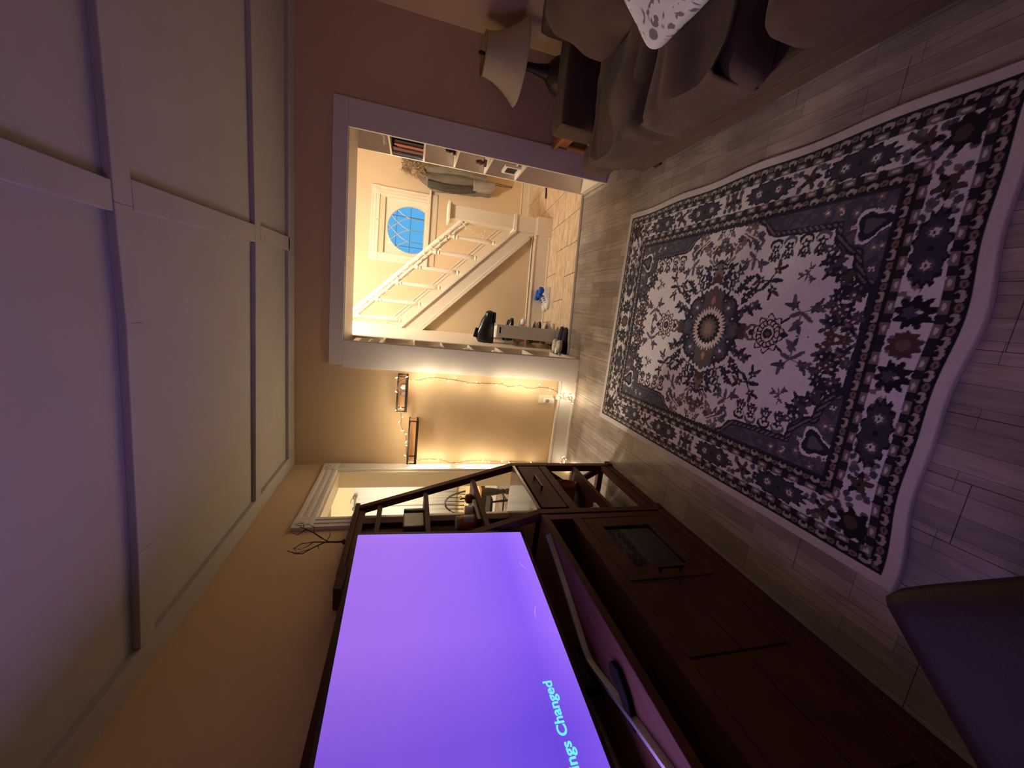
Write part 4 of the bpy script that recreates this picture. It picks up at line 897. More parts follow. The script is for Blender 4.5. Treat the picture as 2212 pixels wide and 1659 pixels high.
def rug():
    img, RES, Wq, Hq = paint_rug()
    st_ = 0.0034; nx, ny = int(2*Wq/st_), int(2*Hq/st_)
    us = np.linspace(-Wq, Wq, nx+1); vs = np.linspace(-Hq, Hq, ny+1); Ug, Vg = np.meshgrid(us, vs, indexing='ij')
    ia = np.minimum((np.abs(Ug)/RES).astype(int), img.shape[0]-1); ib = np.minimum((np.abs(Vg)/RES).astype(int), img.shape[1]-1)
    col = img[ia, ib]
    z = 0.0105+0.0012*np.sin(Vg*9+Ug*1.2)+0.0010*np.sin(Ug*7+1)*np.cos(Vg*5)
    near = np.clip((Vg-(Hq-0.25))/0.25, 0, 1); wob = near*(0.012*np.sin(Ug*7.0+0.8)+0.006*np.sin(Ug*15))   # the near end ripples
    right = np.clip((Ug-(Wq-0.2))/0.2, 0, 1); wob2 = right*0.006*np.sin(Vg*11+.4)
    e = np.minimum(Wq-np.abs(Ug), Hq-np.abs(Vg)); z = z*np.clip(e/0.006, 0, 1)**0.5+0.0008
    ang = 0.012; e1 = np.array([math.cos(ang), math.sin(ang)]); e2 = np.array([math.sin(ang), -math.cos(ang)]); cx, cy = -0.82057, 2.8397
    ox = cx+e1[0]*(Ug+Wq+wob2)+e2[0]*(Vg+Hq+wob); oy = cy+e1[1]*(Ug+Wq+wob2)+e2[1]*(Vg+Hq+wob)
    co = np.stack([ox-0.0, oy-1.8, z], -1).reshape(-1, 3)
    idx = np.arange((nx+1)*(ny+1)).reshape(nx+1, ny+1)
    q = np.stack([idx[:-1, :-1], idx[:-1, 1:], idx[1:, 1:], idx[1:, :-1]], -1).reshape(-1, 4)
    me = bpy.data.meshes.new('rug'); me.vertices.add(len(co)); me.vertices.foreach_set('co', co.ravel())
    me.loops.add(q.size); me.loops.foreach_set('vertex_index', q.ravel()); me.polygons.add(len(q)); me.polygons.foreach_set('loop_start', np.arange(len(q))*4); me.polygons.foreach_set('loop_total', np.full(len(q), 4))
    me.update(calc_edges=True)
    at = me.color_attributes.new('weave', 'FLOAT_COLOR', 'POINT'); at.data.foreach_set('color', np.concatenate([col.reshape(-1, 3), np.ones((len(co), 1))], 1).ravel())
    me.polygons.foreach_set('use_smooth', [True]*len(q))
    m = bpy.data.materials.new('woven_rug_pile'); m.use_nodes = True; n = m.node_tree.nodes; L = m.node_tree.links; b = n['Principled BSDF']
    b.inputs['Roughness'].default_value = 0.95; b.inputs['Specular IOR Level'].default_value = 0.15; b.inputs['Sheen Weight'].default_value = 0.2
    a = n.new('ShaderNodeAttribute'); a.attribute_name = 'weave'; L.new(a.outputs['Color'], b.inputs['Base Color'])
    no = n.new('ShaderNodeTexNoise'); no.inputs['Scale'].default_value = 420; tc = n.new('ShaderNodeTexCoord'); L.new(tc.outputs['Object'], no.inputs['Vector'])
    bp = n.new('ShaderNodeBump'); bp.inputs['Strength'].default_value = 0.35; bp.inputs['Distance'].default_value = 0.004; L.new(no.outputs['Fac'], bp.inputs['Height']); L.new(bp.outputs[0], b.inputs['Normal'])
    me.materials.append(m); o = bpy.data.objects.new('rug', me); C.objects.link(o); o.location = (0, 1.8, 0.0)
    tag(o, 'cream and navy floral medallion rug with pale border on the plank floor', 'rug')
rug()

# ---------------------------------------------------------------- SOFA along the right wall
sf = thing('sofa', 'long brown microsuede sofa along the right wall facing the television', 'sofa', (1.55, 1.3, 0))
b = B(); box(b, 1.075, 2.0, -0.9, 2.69, 0.055, 0.155); fin('base', b, m_sofa2, sf, bev=.02)
b = B(); box(b, 1.068, 2.0, -0.9, 2.70, 0.158, 0.262); fin('front_rail', b, m_sofa2, sf, bev=.022)
for x, y in ((1.14, 2.6), (1.14, -0.8), (1.95, 2.6), (1.95, -0.8)): box1('leg', x-.035, x+.035, y-.035, y+.035, 0, 0.056, m_black, sf)
b = B(); soft(b, (1.63, 2.825, 0.445), (0.735, 0.215, 0.56), r=.32, n=10, amp=.006, fr=6, seed=2); fin('armrest', b, m_sofa2, sf, smooth=True)
b = B(); soft(b, (1.92, 1.0, 0.52), (0.24, 3.7, 0.80), r=.4, n=10, amp=.004, seed=3); fin('back_frame', b, m_sofa2, sf, smooth=True)
def seat(y0, y1, x0, zt, seed, tee=False, x1=1.80, amp=.016):
    b = B(); z0 = 0.262; soft(b, ((x0+x1)/2, (y0+y1)/2, (z0+zt)/2), (x1-x0, y1-y0, zt-z0), r=.62, n=18, puff=.02, amp=amp, fr=5.5, seed=seed)
    if tee: soft(b, (x0+.105, y1+.045, (z0+zt)/2-.015), (0.21, 0.30, zt-z0-.045), r=.7, n=10, puff=.012, amp=.012, fr=6, seed=seed+.5)
    return fin('seat_cushion', b, m_sofa, sf, smooth=True)
seat(2.02, 2.72, 1.04, .50, 1.0, True); seat(1.43, 2.04, 1.005, .485, 2.0); seat(0.42, 1.335, 1.03, .50, 3.0, amp=.008); seat(-0.75, 0.40, 1.03, .50, 5.0, amp=.008)
def backc(name, y, x, z, d, rz, ry, seed, m=m_sofa):
    b = B(); R = Matrix.Rotation(rz, 3, 'Z') @ Matrix.Rotation(ry, 3, 'Y'); soft(b, (x, y, z), d, r=.9, n=14, puff=.03, amp=.02, fr=7, seed=seed, rot=R); return fin(name, b, m, sf, smooth=True)
backc('back_cushion', 2.33, 1.745, .70, (.25, .56, .50), 0.12, .16, 4)
backc('back_cushion', 1.72, 1.76, .70, (.25, .66, .48), 0.0, .16, 6); backc('back_cushion', 0.9, 1.78, .70, (.25, .85, .48), 0.0, .16, 8); backc('back_cushion', 0.0, 1.78, .70, (.25, .85, .48), 0.0, .16, 9)
# loose throw draped over the first two seats: soft folds
th = B()
nxq, nyq = 26, 60
def throw_pt(i, j):
    u, v = i/nxq, j/nyq; y = 2.60-1.12*v
    s = u*0.98; xs = 1.62-s
    if xs > 1.035: x, z = xs, .505+.018*math.sin(5*u+9*v)
    else:
        dz = (1.035-xs); x, z = 1.035-.022*math.sin(min(1, dz/.06)*PI/2), .505-dz*0.56
    gap = math.exp(-((y-2.03)/.035)**2); z -= gap*.05*(1 if xs > 1.03 else .2); x += gap*.03
    fold = .026*math.sin(17*v+6*u+1.6*math.sin(6*u+2*v))+.024*abs(math.sin(12*v-5*u+1.3*math.sin(9*v+2*u)))-.006; z += max(fold, -.004)*(1-.4*u); x -= .010*math.sin(16*v+5)*u
    return (x, y+.02*math.sin(6*u+3), z+.012)
vv = [[th.verts.new(throw_pt(i, j)) for j in range(nyq+1)] for i in range(nxq+1)]
for i in range(nxq):
    for j in range(nyq): th.faces.new((vv[i][j], vv[i+1][j], vv[i+1][j+1], vv[i][j+1]))
o = fin('seat_cover', th, m_sofa, sf, smooth=True); md = o.modifiers.new('cloth', 'SOLIDIFY'); md.thickness = .008
# floral scatter cushion
def pillow_mat():
    m = bpy.data.materials.new('white_leaf_print_cotton'); m.use_nodes = True; n = m.node_tree.nodes; L = m.node_tree.links; b = n['Principled BSDF']; b.inputs['Roughness'].default_value = .9
    tc = n.new('ShaderNodeTexCoord'); mp = n.new('ShaderNodeMapping'); mp.inputs['Scale'].default_value = (1, 1, .55); L.new(tc.outputs['Object'], mp.inputs[0])
    wv = n.new('ShaderNodeTexWave'); wv.wave_type = 'RINGS'; wv.inputs['Scale'].default_value = 9; wv.inputs['Distortion'].default_value = 9; wv.inputs['Detail'].default_value = 2; wv.inputs['Detail Scale'].default_value = 2.2; L.new(mp.outputs[0], wv.inputs['Vector'])
    vo = n.new('ShaderNodeTexVoronoi'); vo.inputs['Scale'].default_value = 26; L.new(mp.outputs[0], vo.inputs['Vector'])
    r1 = n.new('ShaderNodeValToRGB'); r1.color_ramp.elements[0].position = .34; r1.color_ramp.elements[0].color = (1, 1, 1, 1); r1.color_ramp.elements[1].position = .44; r1.color_ramp.elements[1].color = (0, 0, 0, 1); L.new(wv.outputs['Fac'], r1.inputs[0])
    r2 = n.new('ShaderNodeValToRGB'); r2.color_ramp.elements[0].position = .46; r2.color_ramp.elements[0].color = (1, 1, 1, 1); r2.color_ramp.elements[1].position = .54; r2.color_ramp.elements[1].color = (0, 0, 0, 1); L.new(vo.outputs['Distance'], r2.inputs[0])
    mx = n.new('ShaderNodeMath'); mx.operation = 'MULTIPLY'; L.new(r1.outputs[0], mx.inputs[0]); L.new(r2.outputs[0], mx.inputs[1])
    mm = n.new('ShaderNodeMix'); mm.data_type = 'RGBA'; mm.inputs['A'].default_value = lin(214, 206, 202); mm.inputs['B'].default_value = lin(120, 112, 116); L.new(mx.outputs[0], mm.inputs['Factor']); L.new(mm.outputs['Result'], b.inputs['Base Color']); return m
b = B(); R = Matrix.Rotation(.30, 3, 'Z') @ Matrix.Rotation(.72, 3, 'Y') @ Matrix.Rotation(.20, 3, 'X'); soft(b, (1.40, 1.68, .69), (.12, .35, .35), r=.95, n=14, pinch=.0, amp=.006, fr=8, seed=7, rot=R)
tag(fin('scatter_cushion', b, pillow_mat(), smooth=True), 'white cushion with grey leaf print leaning on the brown sofa', 'cushion')

# ---------------------------------------------------------------- END TABLE and LAMP in the far right corner
et = thing('end_table', 'orange brown wooden end table squeezed behind the sofa armrest', 'side table', (1.70, 3.18, 0))
b = B(); box(b, 1.36, 2.04, 2.96, 3.385, 0.530, 0.556); fin('tabletop', b, m_wood, et, bev=.006)
b = B(); box(b, 1.39, 2.01, 2.985, 3.36, 0.44, 0.529); fin('apron', b, m_wood, et, bev=.003)
for x, y in ((1.40, 2.99), (2.0, 2.99), (1.40, 3.35), (2.0, 3.35)):
    b = B(); lathe(b, [(.022, 0), (.03, .05), (.022, .07), (.03, .2), (.02, .36), (.028, .40), (.028, .44)], (x, y, 0), 12); fin('leg', b, m_wood, et, smooth=True)
b = B(); bar(b, (1.30, 2.99, .36), (1.45, 2.99, .54), .02, .05); fin('side_bracket', b, m_wood, et, bev=.004)
lp = thing('table_lamp', 'unlit table lamp with flared ivory shade and dark carved base', 'lamp', (1.77, 3.12, 0.556))
LX, LY = 1.77, 3.12
b = B(); lathe(b, [(.105, .556), (.125, .58), (.135, .62), (.13, .66), (.105, .705), (.07, .74), (.05, .752)], (LX, LY, 0), 22); fin('base', b, m_lampbase, lp, smooth=True)
b = B(); lathe(b, [(.052, .750), (.045, .78), (.034, .84), (.028, .90), (.026, .97), (.012, .98), (.008, 1.20)], (LX, LY, 0), 18); fin('stem', b, m_iron, lp, smooth=True)
b = B(); prof = []
for k in range(15):
    t = k/14; prof.append((.265-.135*(1-(1-t)**1.9), .965+t*.27))
n_ = 40; rings = []
for r, z in prof: rings.append([b.verts.new((LX+r*math.cos(2*PI*k/n_), LY+r*math.sin(2*PI*k/n_), z)) for k in range(n_)])
for p, q in zip(rings, rings[1:]):
    for k in range(n_): b.faces.new((p[k], p[(k+1) % n_], q[(k+1) % n_], q[k]))
o = fin('lamp_shade', b, m_shade, lp, smooth=True); md = o.modifiers.new('thick', 'SOLIDIFY'); md.thickness = .003
b = B(); tube(b, [(LX+.13*math.cos(2*PI*k/32), LY+.13*math.sin(2*PI*k/32), 1.237) for k in range(33)], .003, 5)
for k in range(3):
    a = k*2*PI/3; tube(b, [(LX, LY, 1.225), (LX+.13*math.cos(a), LY+.13*math.sin(a), 1.237)], .002, 4)
fin('shade_ring', b, m_gold, o)
b = B(); lathe(b, [(.006, 1.215), (.012, 1.24), (.016, 1.255), (.010, 1.268), (.003, 1.275)], (LX, LY, 0), 12); fin('finial', b, m_iron, lp, smooth=True)
b = B(); tube(b, [(LX-.11, LY-.02, .575), (LX-.15, LY-.05, .572), (LX-.17, LY-.05, .60)], .003, 5); fin('cord', b, m_gold, lp)

# ---------------------------------------------------------------- TV CONSOLE
CXF, CXB, CY0, CY1, CZT = -1.142, -1.505, -0.35, 1.852, 0.835
cs = thing('tv_console', 'long dark walnut console with open slot and doors under the television', 'tv console', (-1.33, 0.75, 0))
b = B(); box(b, CXB, CXF+.004, CY0, CY1, CZT-.038, CZT); fin('console_top', b, m_dark, cs, bev=.004)
box1('side_panel', CXB, CXF, CY1-.05, CY1-.001, .05, CZT-.0385, m_darkz, cs, bev=.002)
box1('side_panel', CXB, CXF, CY0+.001, CY0+.05, .05, CZT-.0385, m_darkz, cs, bev=.002)
box1('back_panel', CXB+.001, CXB+.012, CY0+.05, CY1-.05, .05, CZT-.0385, m_dark, cs)
box1('slot_shelf', CXB+.012, CXF-.004, CY0+.05, CY1-.05, .628, .655, m_dark, cs)
box1('slot_rail', CXF-.03, CXF, CY0+.05, CY1-.05, .602, .66, m_dark, cs, bev=.002)
box1('bottom_rail', CXF-.03, CXF, CY0+.05, CY1-.05, .05, .142, m_dark, cs, bev=.002)
box1('plinth', CXB+.05, CXF-.03, CY0+.05, CY1-.05, 0.0, .05, m_dark, cs)
box1('foot_rail', CXF-.028, CXF+.012, CY0, CY1, 0.0, .048, m_dark, cs, bev=.004)
box1('bottom_board', CXB+.012, CXF-.031, CY0+.05, CY1-.05, .052, .075, m_dark, cs)
for yd in (1.275, .885, .49): box1('divider', CXB+.012, CXF-.006, yd-.012, yd+.012, .075, .627, m_darkz, cs)
def cab_door(y0, y1, hinge):
    z0, z1 = .147, .598; x0, x1 = CXF-.022, CXF-.001; fw_ = .085
    b = B(); box(b, x0, x1, y0, y0+fw_, z0, z1); box(b, x0, x1, y1-fw_, y1, z0, z1); box(b, x0, x1, y0+fw_, y1-fw_, z0, z0+fw_*.75); box(b, x0, x1, y0+fw_, y1-fw_, z1-fw_, z1)
    d = fin('door', b, m_darkz, cs, bev=.002)
    box1('glass_panel', x0+.004, x0+.009, y0+fw_-.004, y1-fw_+.004, z0+fw_*.75-.004, z1-fw_+.004, m_doorglass, d)
    yh = y0+.04 if hinge > 0 else y1-.04
    b = B(); bar(b, (CXF+.022, yh, .285), (CXF+.022, yh, .425), .014, .012, (1, 0, 0)); box(b, CXF-.001, CXF+.02, yh-.006, yh+.006, .292, .304); box(b, CXF-.001, CXF+.02, yh-.006, yh+.006, .406, .418); fin('handle', b, m_bronze, d, bev=.002)
    return d
cab_door(1.290, 1.798, 1); cab_door(-.29, .07, -1)
def cab_drawer(y0, y1, z0, z1):
    b = B(); box(b, CXF-.022, CXF-.001, y0, y1, z0, z1); fin('drawer', b, m_dark, cs, bev=.003)
for y0, y1 in ((.902, 1.262), (.505, .872), (.085, .475)):
    cab_drawer(y0, y1, .362, .598); cab_drawer(y0, y1, .147, .356)

# ---------------------------------------------------------------- PIER (ladder-sided open shelf beside the console)
pr_ = thing('pier_cabinet', 'dark walnut ladder-sided pier shelf with one drawer beside the television', 'shelf unit', (-1.32, 2.22, 0))
FI, FO, SL = (1.868, 1.916), (2.532, 2.580), 0.30                      # inner and outer side frames (y ranges), slope of the upper part
def xf(z): return -1.142 if z < .835 else -1.142-(z-.835)*SL
ZT = 1.895
for fi, (y0, y1) in enumerate((FI, FO)):
    b = B(); t_ = .05; prism(b, [(-1.142, .012), (-1.142, .835), (xf(ZT), ZT), (xf(ZT)-t_, ZT), (-1.142-t_, .835), (-1.142-t_, .012)], y0, y1, 'XZ'); sfm = fin('side_frame', b, m_darkz, pr_, bev=.003)
    box1('rear_post', -1.517, -1.475, y0, y1, .012, .812 if fi else ZT-.001, m_darkz, sfm, bev=.003)
    box1('side_rail', -1.475, -1.193, y0+.004, y1-.004, .56, .61, m_dark, sfm, bev=.002); box1('side_rail', -1.475, -1.193, y0+.004, y1-.004, .06, .105, m_dark, sfm, bev=.002)
    b = B(); bar(b, (-1.20, (y0+y1)/2, .115), (-1.47, (y0+y1)/2, .555), .022, .045, (1, 0, 0)); bar(b, (-1.20, (y0+y1)/2-.002, .555), (-1.47, (y0+y1)/2-.002, .115), .020, .045, (1, 0, 0)); fin('cross_brace', b, m_dark, sfm)
    b = B(); box(b, -1.205, -1.128, y0-.006, y1+.006, 0, .04); box(b, -1.522, -1.465, y0-.006, y1+.006, 0, .04); fin('foot', b, m_dark, sfm, bev=.003)
ya, yb2 = FI[1], FO[0]
box1('back_panel', -1.516, -1.505, ya+.001, 2.335, .84, ZT-.001, m_darkz, pr_); box1('back_stile', -1.514, -1.478, 2.372, 2.437, .84, ZT-.001, m_darkz, pr_, bev=.002)
for z, th_ in ((1.14, .03), (1.47, .03), (1.775, .03)):
    b = B(); x1 = xf(z)-.012; box(b, -1.474, x1, ya+.001, yb2-.001, z-th_, z); fin('shelf', b, m_dark, pr_, bev=.003)
b = B(); box(b, -1.515, xf(.84)+.002, ya+.001, yb2-.001, .815, .838); fin('counter', b, m_darkg, pr_, bev=.003)
box1('case_side', -1.474, -1.166, ya+.001, ya+.014, .612, .8145, m_dark, pr_); box1('case_side', -1.474, -1.166, yb2-.014, yb2-.001, .612, .8145, m_dark, pr_)
box1('case_bottom', -1.474, -1.166, ya+.014, yb2-.014, .612, .622, m_dark, pr_)
box1('lower_rail', -1.165, -1.146, ya+.001, yb2-.001, .57, .628, m_dark, pr_, bev=.002)
dr = box1('drawer', -1.166, -1.142, ya+.016, yb2-.016, .638, .800, m_darkz, pr_, bev=.003)
b = B(); ym = (ya+yb2)/2; bar(b, (-1.115, ym-.085, .735), (-1.115, ym+.085, .735), .012, .016, (1, 0, 0)); box(b, -1.142, -1.113, ym-.083, ym-.071, .729, .741); box(b, -1.142, -1.113, ym+.071, ym+.083, .729, .741); fin('handle', b, m_bronze, dr, bev=.002)
b = B(); box(b, -1.474, -1.15, ya+.001, yb2-.001, .322, .348); fin('lower_shelf', b, m_dark, pr_, bev=.003)
box1('front_rail', -1.182, -1.146, ya+.001, yb2-.001, .05, .10, m_dark, pr_, bev=.003); box1('floor_rail', -1.192, -1.142, ya-.006, yb2+.006, .0, .038, m_dark, pr_, bev=.003)
box1('rear_rail', -1.51, -1.48, ya+.001, yb2-.001, .06, .105, m_dark, pr_)
b = B(); box(b, -1.524, xf(ZT)+.012, FI[0]-.01, FO[1]+.006, ZT, ZT+.03); box(b, -1.50, xf(ZT)-.01, ya, yb2, ZT-.04, ZT); fin('crown', b, m_dark, pr_, bev=.004)
# bridge over the television, its raised end block showing above the screen
br_ = thing('bridge_shelf', 'dark walnut bridge shelf running behind the top of the television', 'shelf', (-1.47, 0.8, 1.80))
b = B(); box(b, -1.524, -1.43, -.35, 1.857, 1.80, 1.872); fin('bridge_board', b, m_dark, br_, bev=.003)
b = B(); prism(b, [(1.856, 1.872), (1.856, 1.885), (1.83, 1.912), (1.70, 1.912), (1.69, 1.872)], -1.52, -1.40, 'YZ'); fin('end_block', b, m_dark, br_, bev=.004)

# things on the pier
tb = thing('tin_canister', 'smoky grey rectangular tin with dark rolled lid on the middle pier shelf', 'tin', (-1.42, 2.27, 1.471))
b = B(); box(b, -1.475, -1.375, 2.155, 2.315, 1.471, 1.602); fin('body', b, m_jar, tb, bev=.008)
b = B(); lathe(b, [(.032, 1.475), (.036, 1.482), (.036, 1.592), (.032, 1.60)], (-1.405, 2.352, 0), 18, sx=.9, sy=1.0); fin('rolled_front', b, m_black, tb, smooth=True)
b = B(); lathe(b, [(.012, 1.476), (.02, 1.478), (.02, 1.50), (.013, 1.512), (.013, 1.525)], (-1.44, 2.43, 0), 12); tag(fin('small_bottle', b, m_black, smooth=True), 'tiny black bottle beside the grey tin on the pier shelf', 'bottle')
ap = thing('apple_ornament', 'dark red apple ornament with gold stem on the lowest upper pier shelf', 'ornament', (-1.31, 2.36, 1.141))
b = B(); lathe(b, [(.006, 1.145), (.016, 1.141), (.030, 1.152), (.034, 1.170), (.030, 1.190), (.016, 1.199), (.004, 1.193)], (-1.31, 2.36, 0), 20); fin('fruit', b, m_red, ap, smooth=True)
b = B(); tube(b, [(-1.31, 2.36, 1.19), (-1.312, 2.363, 1.215), (-1.32, 2.37, 1.235)], .003, 6); soft(b, (-1.315, 2.385, 1.225), (.012, .05, .018), r=1, n=3); tube(b, [(-1.31, 2.36, 1.20), (-1.30, 2.345, 1.228)], .003, 5); fin('gold_stem', b, m_gold, ap)
b = B(); box(b, -1.42, -1.265, 2.03, 2.27, 1.141, 1.166); tag(fin('notebook', b, m_black, bev=.003), 'flat black notebook on the lowest upper pier shelf', 'notebook')
cd = thing('candle_jar', 'orange candle jar with grey label on top of the black notebook', 'candle', (-1.33, 2.10, 1.167))
b = B(); lathe(b, [(.040, 1.167), (.045, 1.172), (.045, 1.255), (.038, 1.268)], (-1.33, 2.10, 0), 22); fin('jar', b, m_orange, cd, smooth=True)
b = B(); q_ = [[b.verts.new((-1.33+.0458*math.cos(t), 2.10+.0458*math.sin(t), z)) for z in (1.182, 1.246)] for t in [-1.0+k*2.1/12 for k in range(13)]]
for p, q in zip(q_, q_[1:]): b.faces.new((p[0], q[0], q[1], p[1]))
fin('label', b, m_label, cd, smooth=True)
b = B(); lathe(b, [(.040, 1.268), (.042, 1.271), (.042, 1.285), (.038, 1.288)], (-1.33, 2.10, 0), 22); fin('lid', b, m_grey, cd, smooth=True)
b = B(); lathe(b, [(.022, 1.167), (.026, 1.17), (.028, 1.218), (.024, 1.22)], (-1.31, 2.215, 0), 18); tag(fin('cup', b, m_white, smooth=True), 'small white cup between the candle jar and the apple ornament', 'cup')
b = B(); lathe(b, [(.01, 1.776), (.03, 1.777), (.028, 1.80), (.008, 1.815)], (-1.46, 1.99, 0), 16); tag(fin('shell', b, m_fleece, smooth=True), 'pale shell on the top pier shelf under the twigs', 'shell')
pt = thing('plant_pot', 'ribbed terracotta pot lying on its side on the low pier shelf', 'plant pot', (-1.31, 2.33, 0.349))
PTM = Matrix.Translation((-1.405, 2.375, 0.4345)) @ Vector((.96, .24, .0)).to_track_quat('Z', 'Y').to_matrix().to_4x4()
b = B(); prof = [(.050, 0), (.056, .003), (.068, .09), (.072, .11), (.068, .115), (.075, .125), (.075, .135), (.071, .142), (.078, .15), (.083, .158), (.083, .182), (.079, .188), (.071, .186), (.067, .15), (.055, .02), (.01, .016)]
lathe(b, prof, (0, 0, 0), 28); bmesh.ops.transform(b, matrix=PTM, verts=b.verts[:]); fin('pot', b, m_terra, pt, smooth=True)
b = B(); lathe(b, [(.064, .118), (.05, .126), (.002, .122)], (0, 0, 0), 20); bmesh.ops.transform(b, matrix=PTM, verts=b.verts[:]); fin('soil', b, m_soil, pt, smooth=True)
for k, (x, lab) in enumerate(((-1.235, 'small white booklet lying on the low pier shelf, outer one'), (-1.285, 'small white booklet lying on the low pier shelf, inner one'))):
    b = B(); box(b, x-.018, x+.018, 1.935, 2.10+.03*k, .349, .366); tag(fin('booklet', b, m_paper, bev=.001), lab, 'booklet')
# bare twigs in a low holder on top of the pier
tg = thing('twig_branch', 'bare brown branching twig rising above the pier top', 'branch', (-1.44, 2.14, 1.925))
b = B(); lathe(b, [(.016, 1.926), (.016, 1.93), (.012, 1.938), (.009, 1.942)], (-1.44, 2.13, 0), 14); fin('holder', b, m_dark, tg, smooth=True)
b = B(); X0 = -1.44
def tw_(pts, r0, r1): tube(b, [(X0+q[0], q[1]*1.03-.064+.005, q[2]*1.02-.045) for q in pts], [r0+(r1-r0)*k/(len(pts)-1) for k in range(len(pts))], 6)
tw_([(0, 2.13, 1.93), (0, 2.125, 1.97), (0, 2.13, 2.02), (.01, 2.155, 2.06), (.015, 2.20, 2.11), (.02, 2.235, 2.16), (.02, 2.262, 2.20)], .006, .002)
tw_([(0, 2.127, 1.975), (0, 2.13, 2.03), (-.01, 2.15, 2.10), (-.01, 2.14, 2.16), (-.01, 2.10, 2.19), (-.005, 2.07, 2.17)], .004, .0015)
tw_([(0, 2.127, 1.985), (.02, 2.10, 2.03), (.03, 2.06, 2.06), (.03, 2.03, 2.09), (.03, 1.995, 2.12), (.03, 2.0, 2.16), (.03, 2.03, 2.20)], .0045, .0015)
tw_([(.03, 2.03, 2.09), (.04, 1.99, 2.14), (.045, 2.0, 2.19)], .003, .001); tw_([(.015, 2.20, 2.11), (.03, 2.24, 2.12), (.03, 2.27, 2.16)], .003, .001)
tw_([(0, 2.13, 2.03), (.01, 2.18, 2.02), (.015, 2.215, 2.03)], .0025, .001); tw_([(-.01, 2.15, 2.10), (0, 2.10, 2.12), (0, 2.075, 2.15), (0, 2.09, 2.19)], .003, .001)
tw_([(.03, 2.06, 2.06), (.03, 2.02, 2.045)], .0025, .001); tw_([(.02, 2.235, 2.16), (.0, 2.21, 2.20), (.0, 2.23, 2.23)], .003, .001); tw_([(.02, 2.245, 2.175), (.03, 2.275, 2.185), (.03, 2.285, 2.22)], .0025, .001)
fin('stems', b, m_twig, tg, smooth=True)

# ---------------------------------------------------------------- TELEVISION
Ar = Vector((.115, 1.0, .010)).normalized(); Bu = Vector((.04, 0, .89)).normalized(); Nn = Ar.cross(Bu).normalized(); Bu = Nn.cross(Ar)
TW, TH = 1.60, .90
BRc = Vector((-1.24, 1.857, .936))                                      # far bottom corner
TM = Matrix(((Ar.x, Bu.x, Nn.x, BRc.x-Ar.x*TW), (Ar.y, Bu.y, Nn.y, BRc.y-Ar.y*TW), (Ar.z, Bu.z, Nn.z, BRc.z-Ar.z*TW), (0, 0, 0, 1)))
tvb = TM @ Vector((TW/2, 0, -.02)); tv = thing('television', 'large flat television showing a purple screen with cyan lettering', 'television', (tvb.x, tvb.y, CZT))
def tvfin(name, b, m, parent=None, **k):
    bmesh.ops.transform(b, matrix=TM, verts=b.verts[:]); return fin(name, b, m, parent or tv, **k)
bz = .013
b = B(); box(b, 0, TW, 0, TH, -.045, -.012); tvfin('back_shell', b, m_black, bev=.004)
b = B(); box(b, 0, bz, 0, TH, -.012, .002); box(b, TW-bz, TW, 0, TH, -.012, .002); box(b, bz, TW-bz, 0, bz*1.35, -.012, .002); box(b, bz, TW-bz, TH-bz, TH, -.012, .002); tvfin('bezel', b, m_bezel, bev=.001)
def screen_mat():
    m = bpy.data.materials.new('purple_screen'); m.use_nodes = True; n = m.node_tree.nodes; L = m.node_tree.links; b = n['Principled BSDF']
    b.inputs['Base Color'].default_value = (0.01, 0.008, 0.012, 1); b.inputs['Roughness'].default_value = .35
    uv = n.new('ShaderNodeUVMap'); uv.uv_map = 'panel'; sp = n.new('ShaderNodeSeparateXYZ'); L.new(uv.outputs[0], sp.inputs[0])
    # backlit panel: a uniform violet still that brightens toward its lower edge, with two pale bruises of backlight bleed
    cr = n.new('ShaderNodeValToRGB'); e = cr.color_ramp.elements; e[0].position = 0; e[0].color = lin(170, 118, 255); e[1].position = 1; e[1].color = lin(166, 116, 236)
    for p, c in ((.05, lin(160, 112, 255)), (.16, lin(142, 98, 244)), (.40, lin(156, 110, 244)), (.75, lin(166, 116, 240))): x = cr.color_ramp.elements.new(p); x.color = c
    L.new(sp.outputs['Y'], cr.inputs[0])
    c2 = n.new('ShaderNodeValToRGB'); e = c2.color_ramp.elements; e[0].position = .40; e[0].color = lin(196, 190, 232); e[1].position = 1.0; e[1].color = (1, 1, 1, 1); x = c2.color_ramp.elements.new(.62); x.color = lin(244, 240, 252); x = c2.color_ramp.elements.new(.93); x.color = lin(246, 244, 255); L.new(sp.outputs['X'], c2.inputs[0])
    mx = n.new('ShaderNodeMix'); mx.data_type = 'RGBA'; mx.blend_type = 'MULTIPLY'; mx.inputs['Factor'].default_value = 1; L.new(cr.outputs[0], mx.inputs['A']); L.new(c2.outputs[0], mx.inputs['B'])
    L.new(mx.outputs['Result'], b.inputs['Emission Color']); b.inputs['Emission Strength'].default_value = 1.0; return m
b = B(); vs = [b.verts.new((x, y, 0.0)) for x, y in ((bz, bz*1.35), (TW-bz, bz*1.35), (TW-bz, TH-bz), (bz, TH-bz))]; f = b.faces.new(vs); uvl = b.loops.layers.uv.new('panel')
for lo, c in zip(f.loops, ((0, 0), (1, 0), (1, 1), (0, 1))): lo[uvl].uv = c
scr = tvfin('screen', b, screen_mat())
m_bleed = mat('pale_backlight_bleed', lin(176, 134, 255), .4, emit=lin(174, 132, 255), estr=1.0)
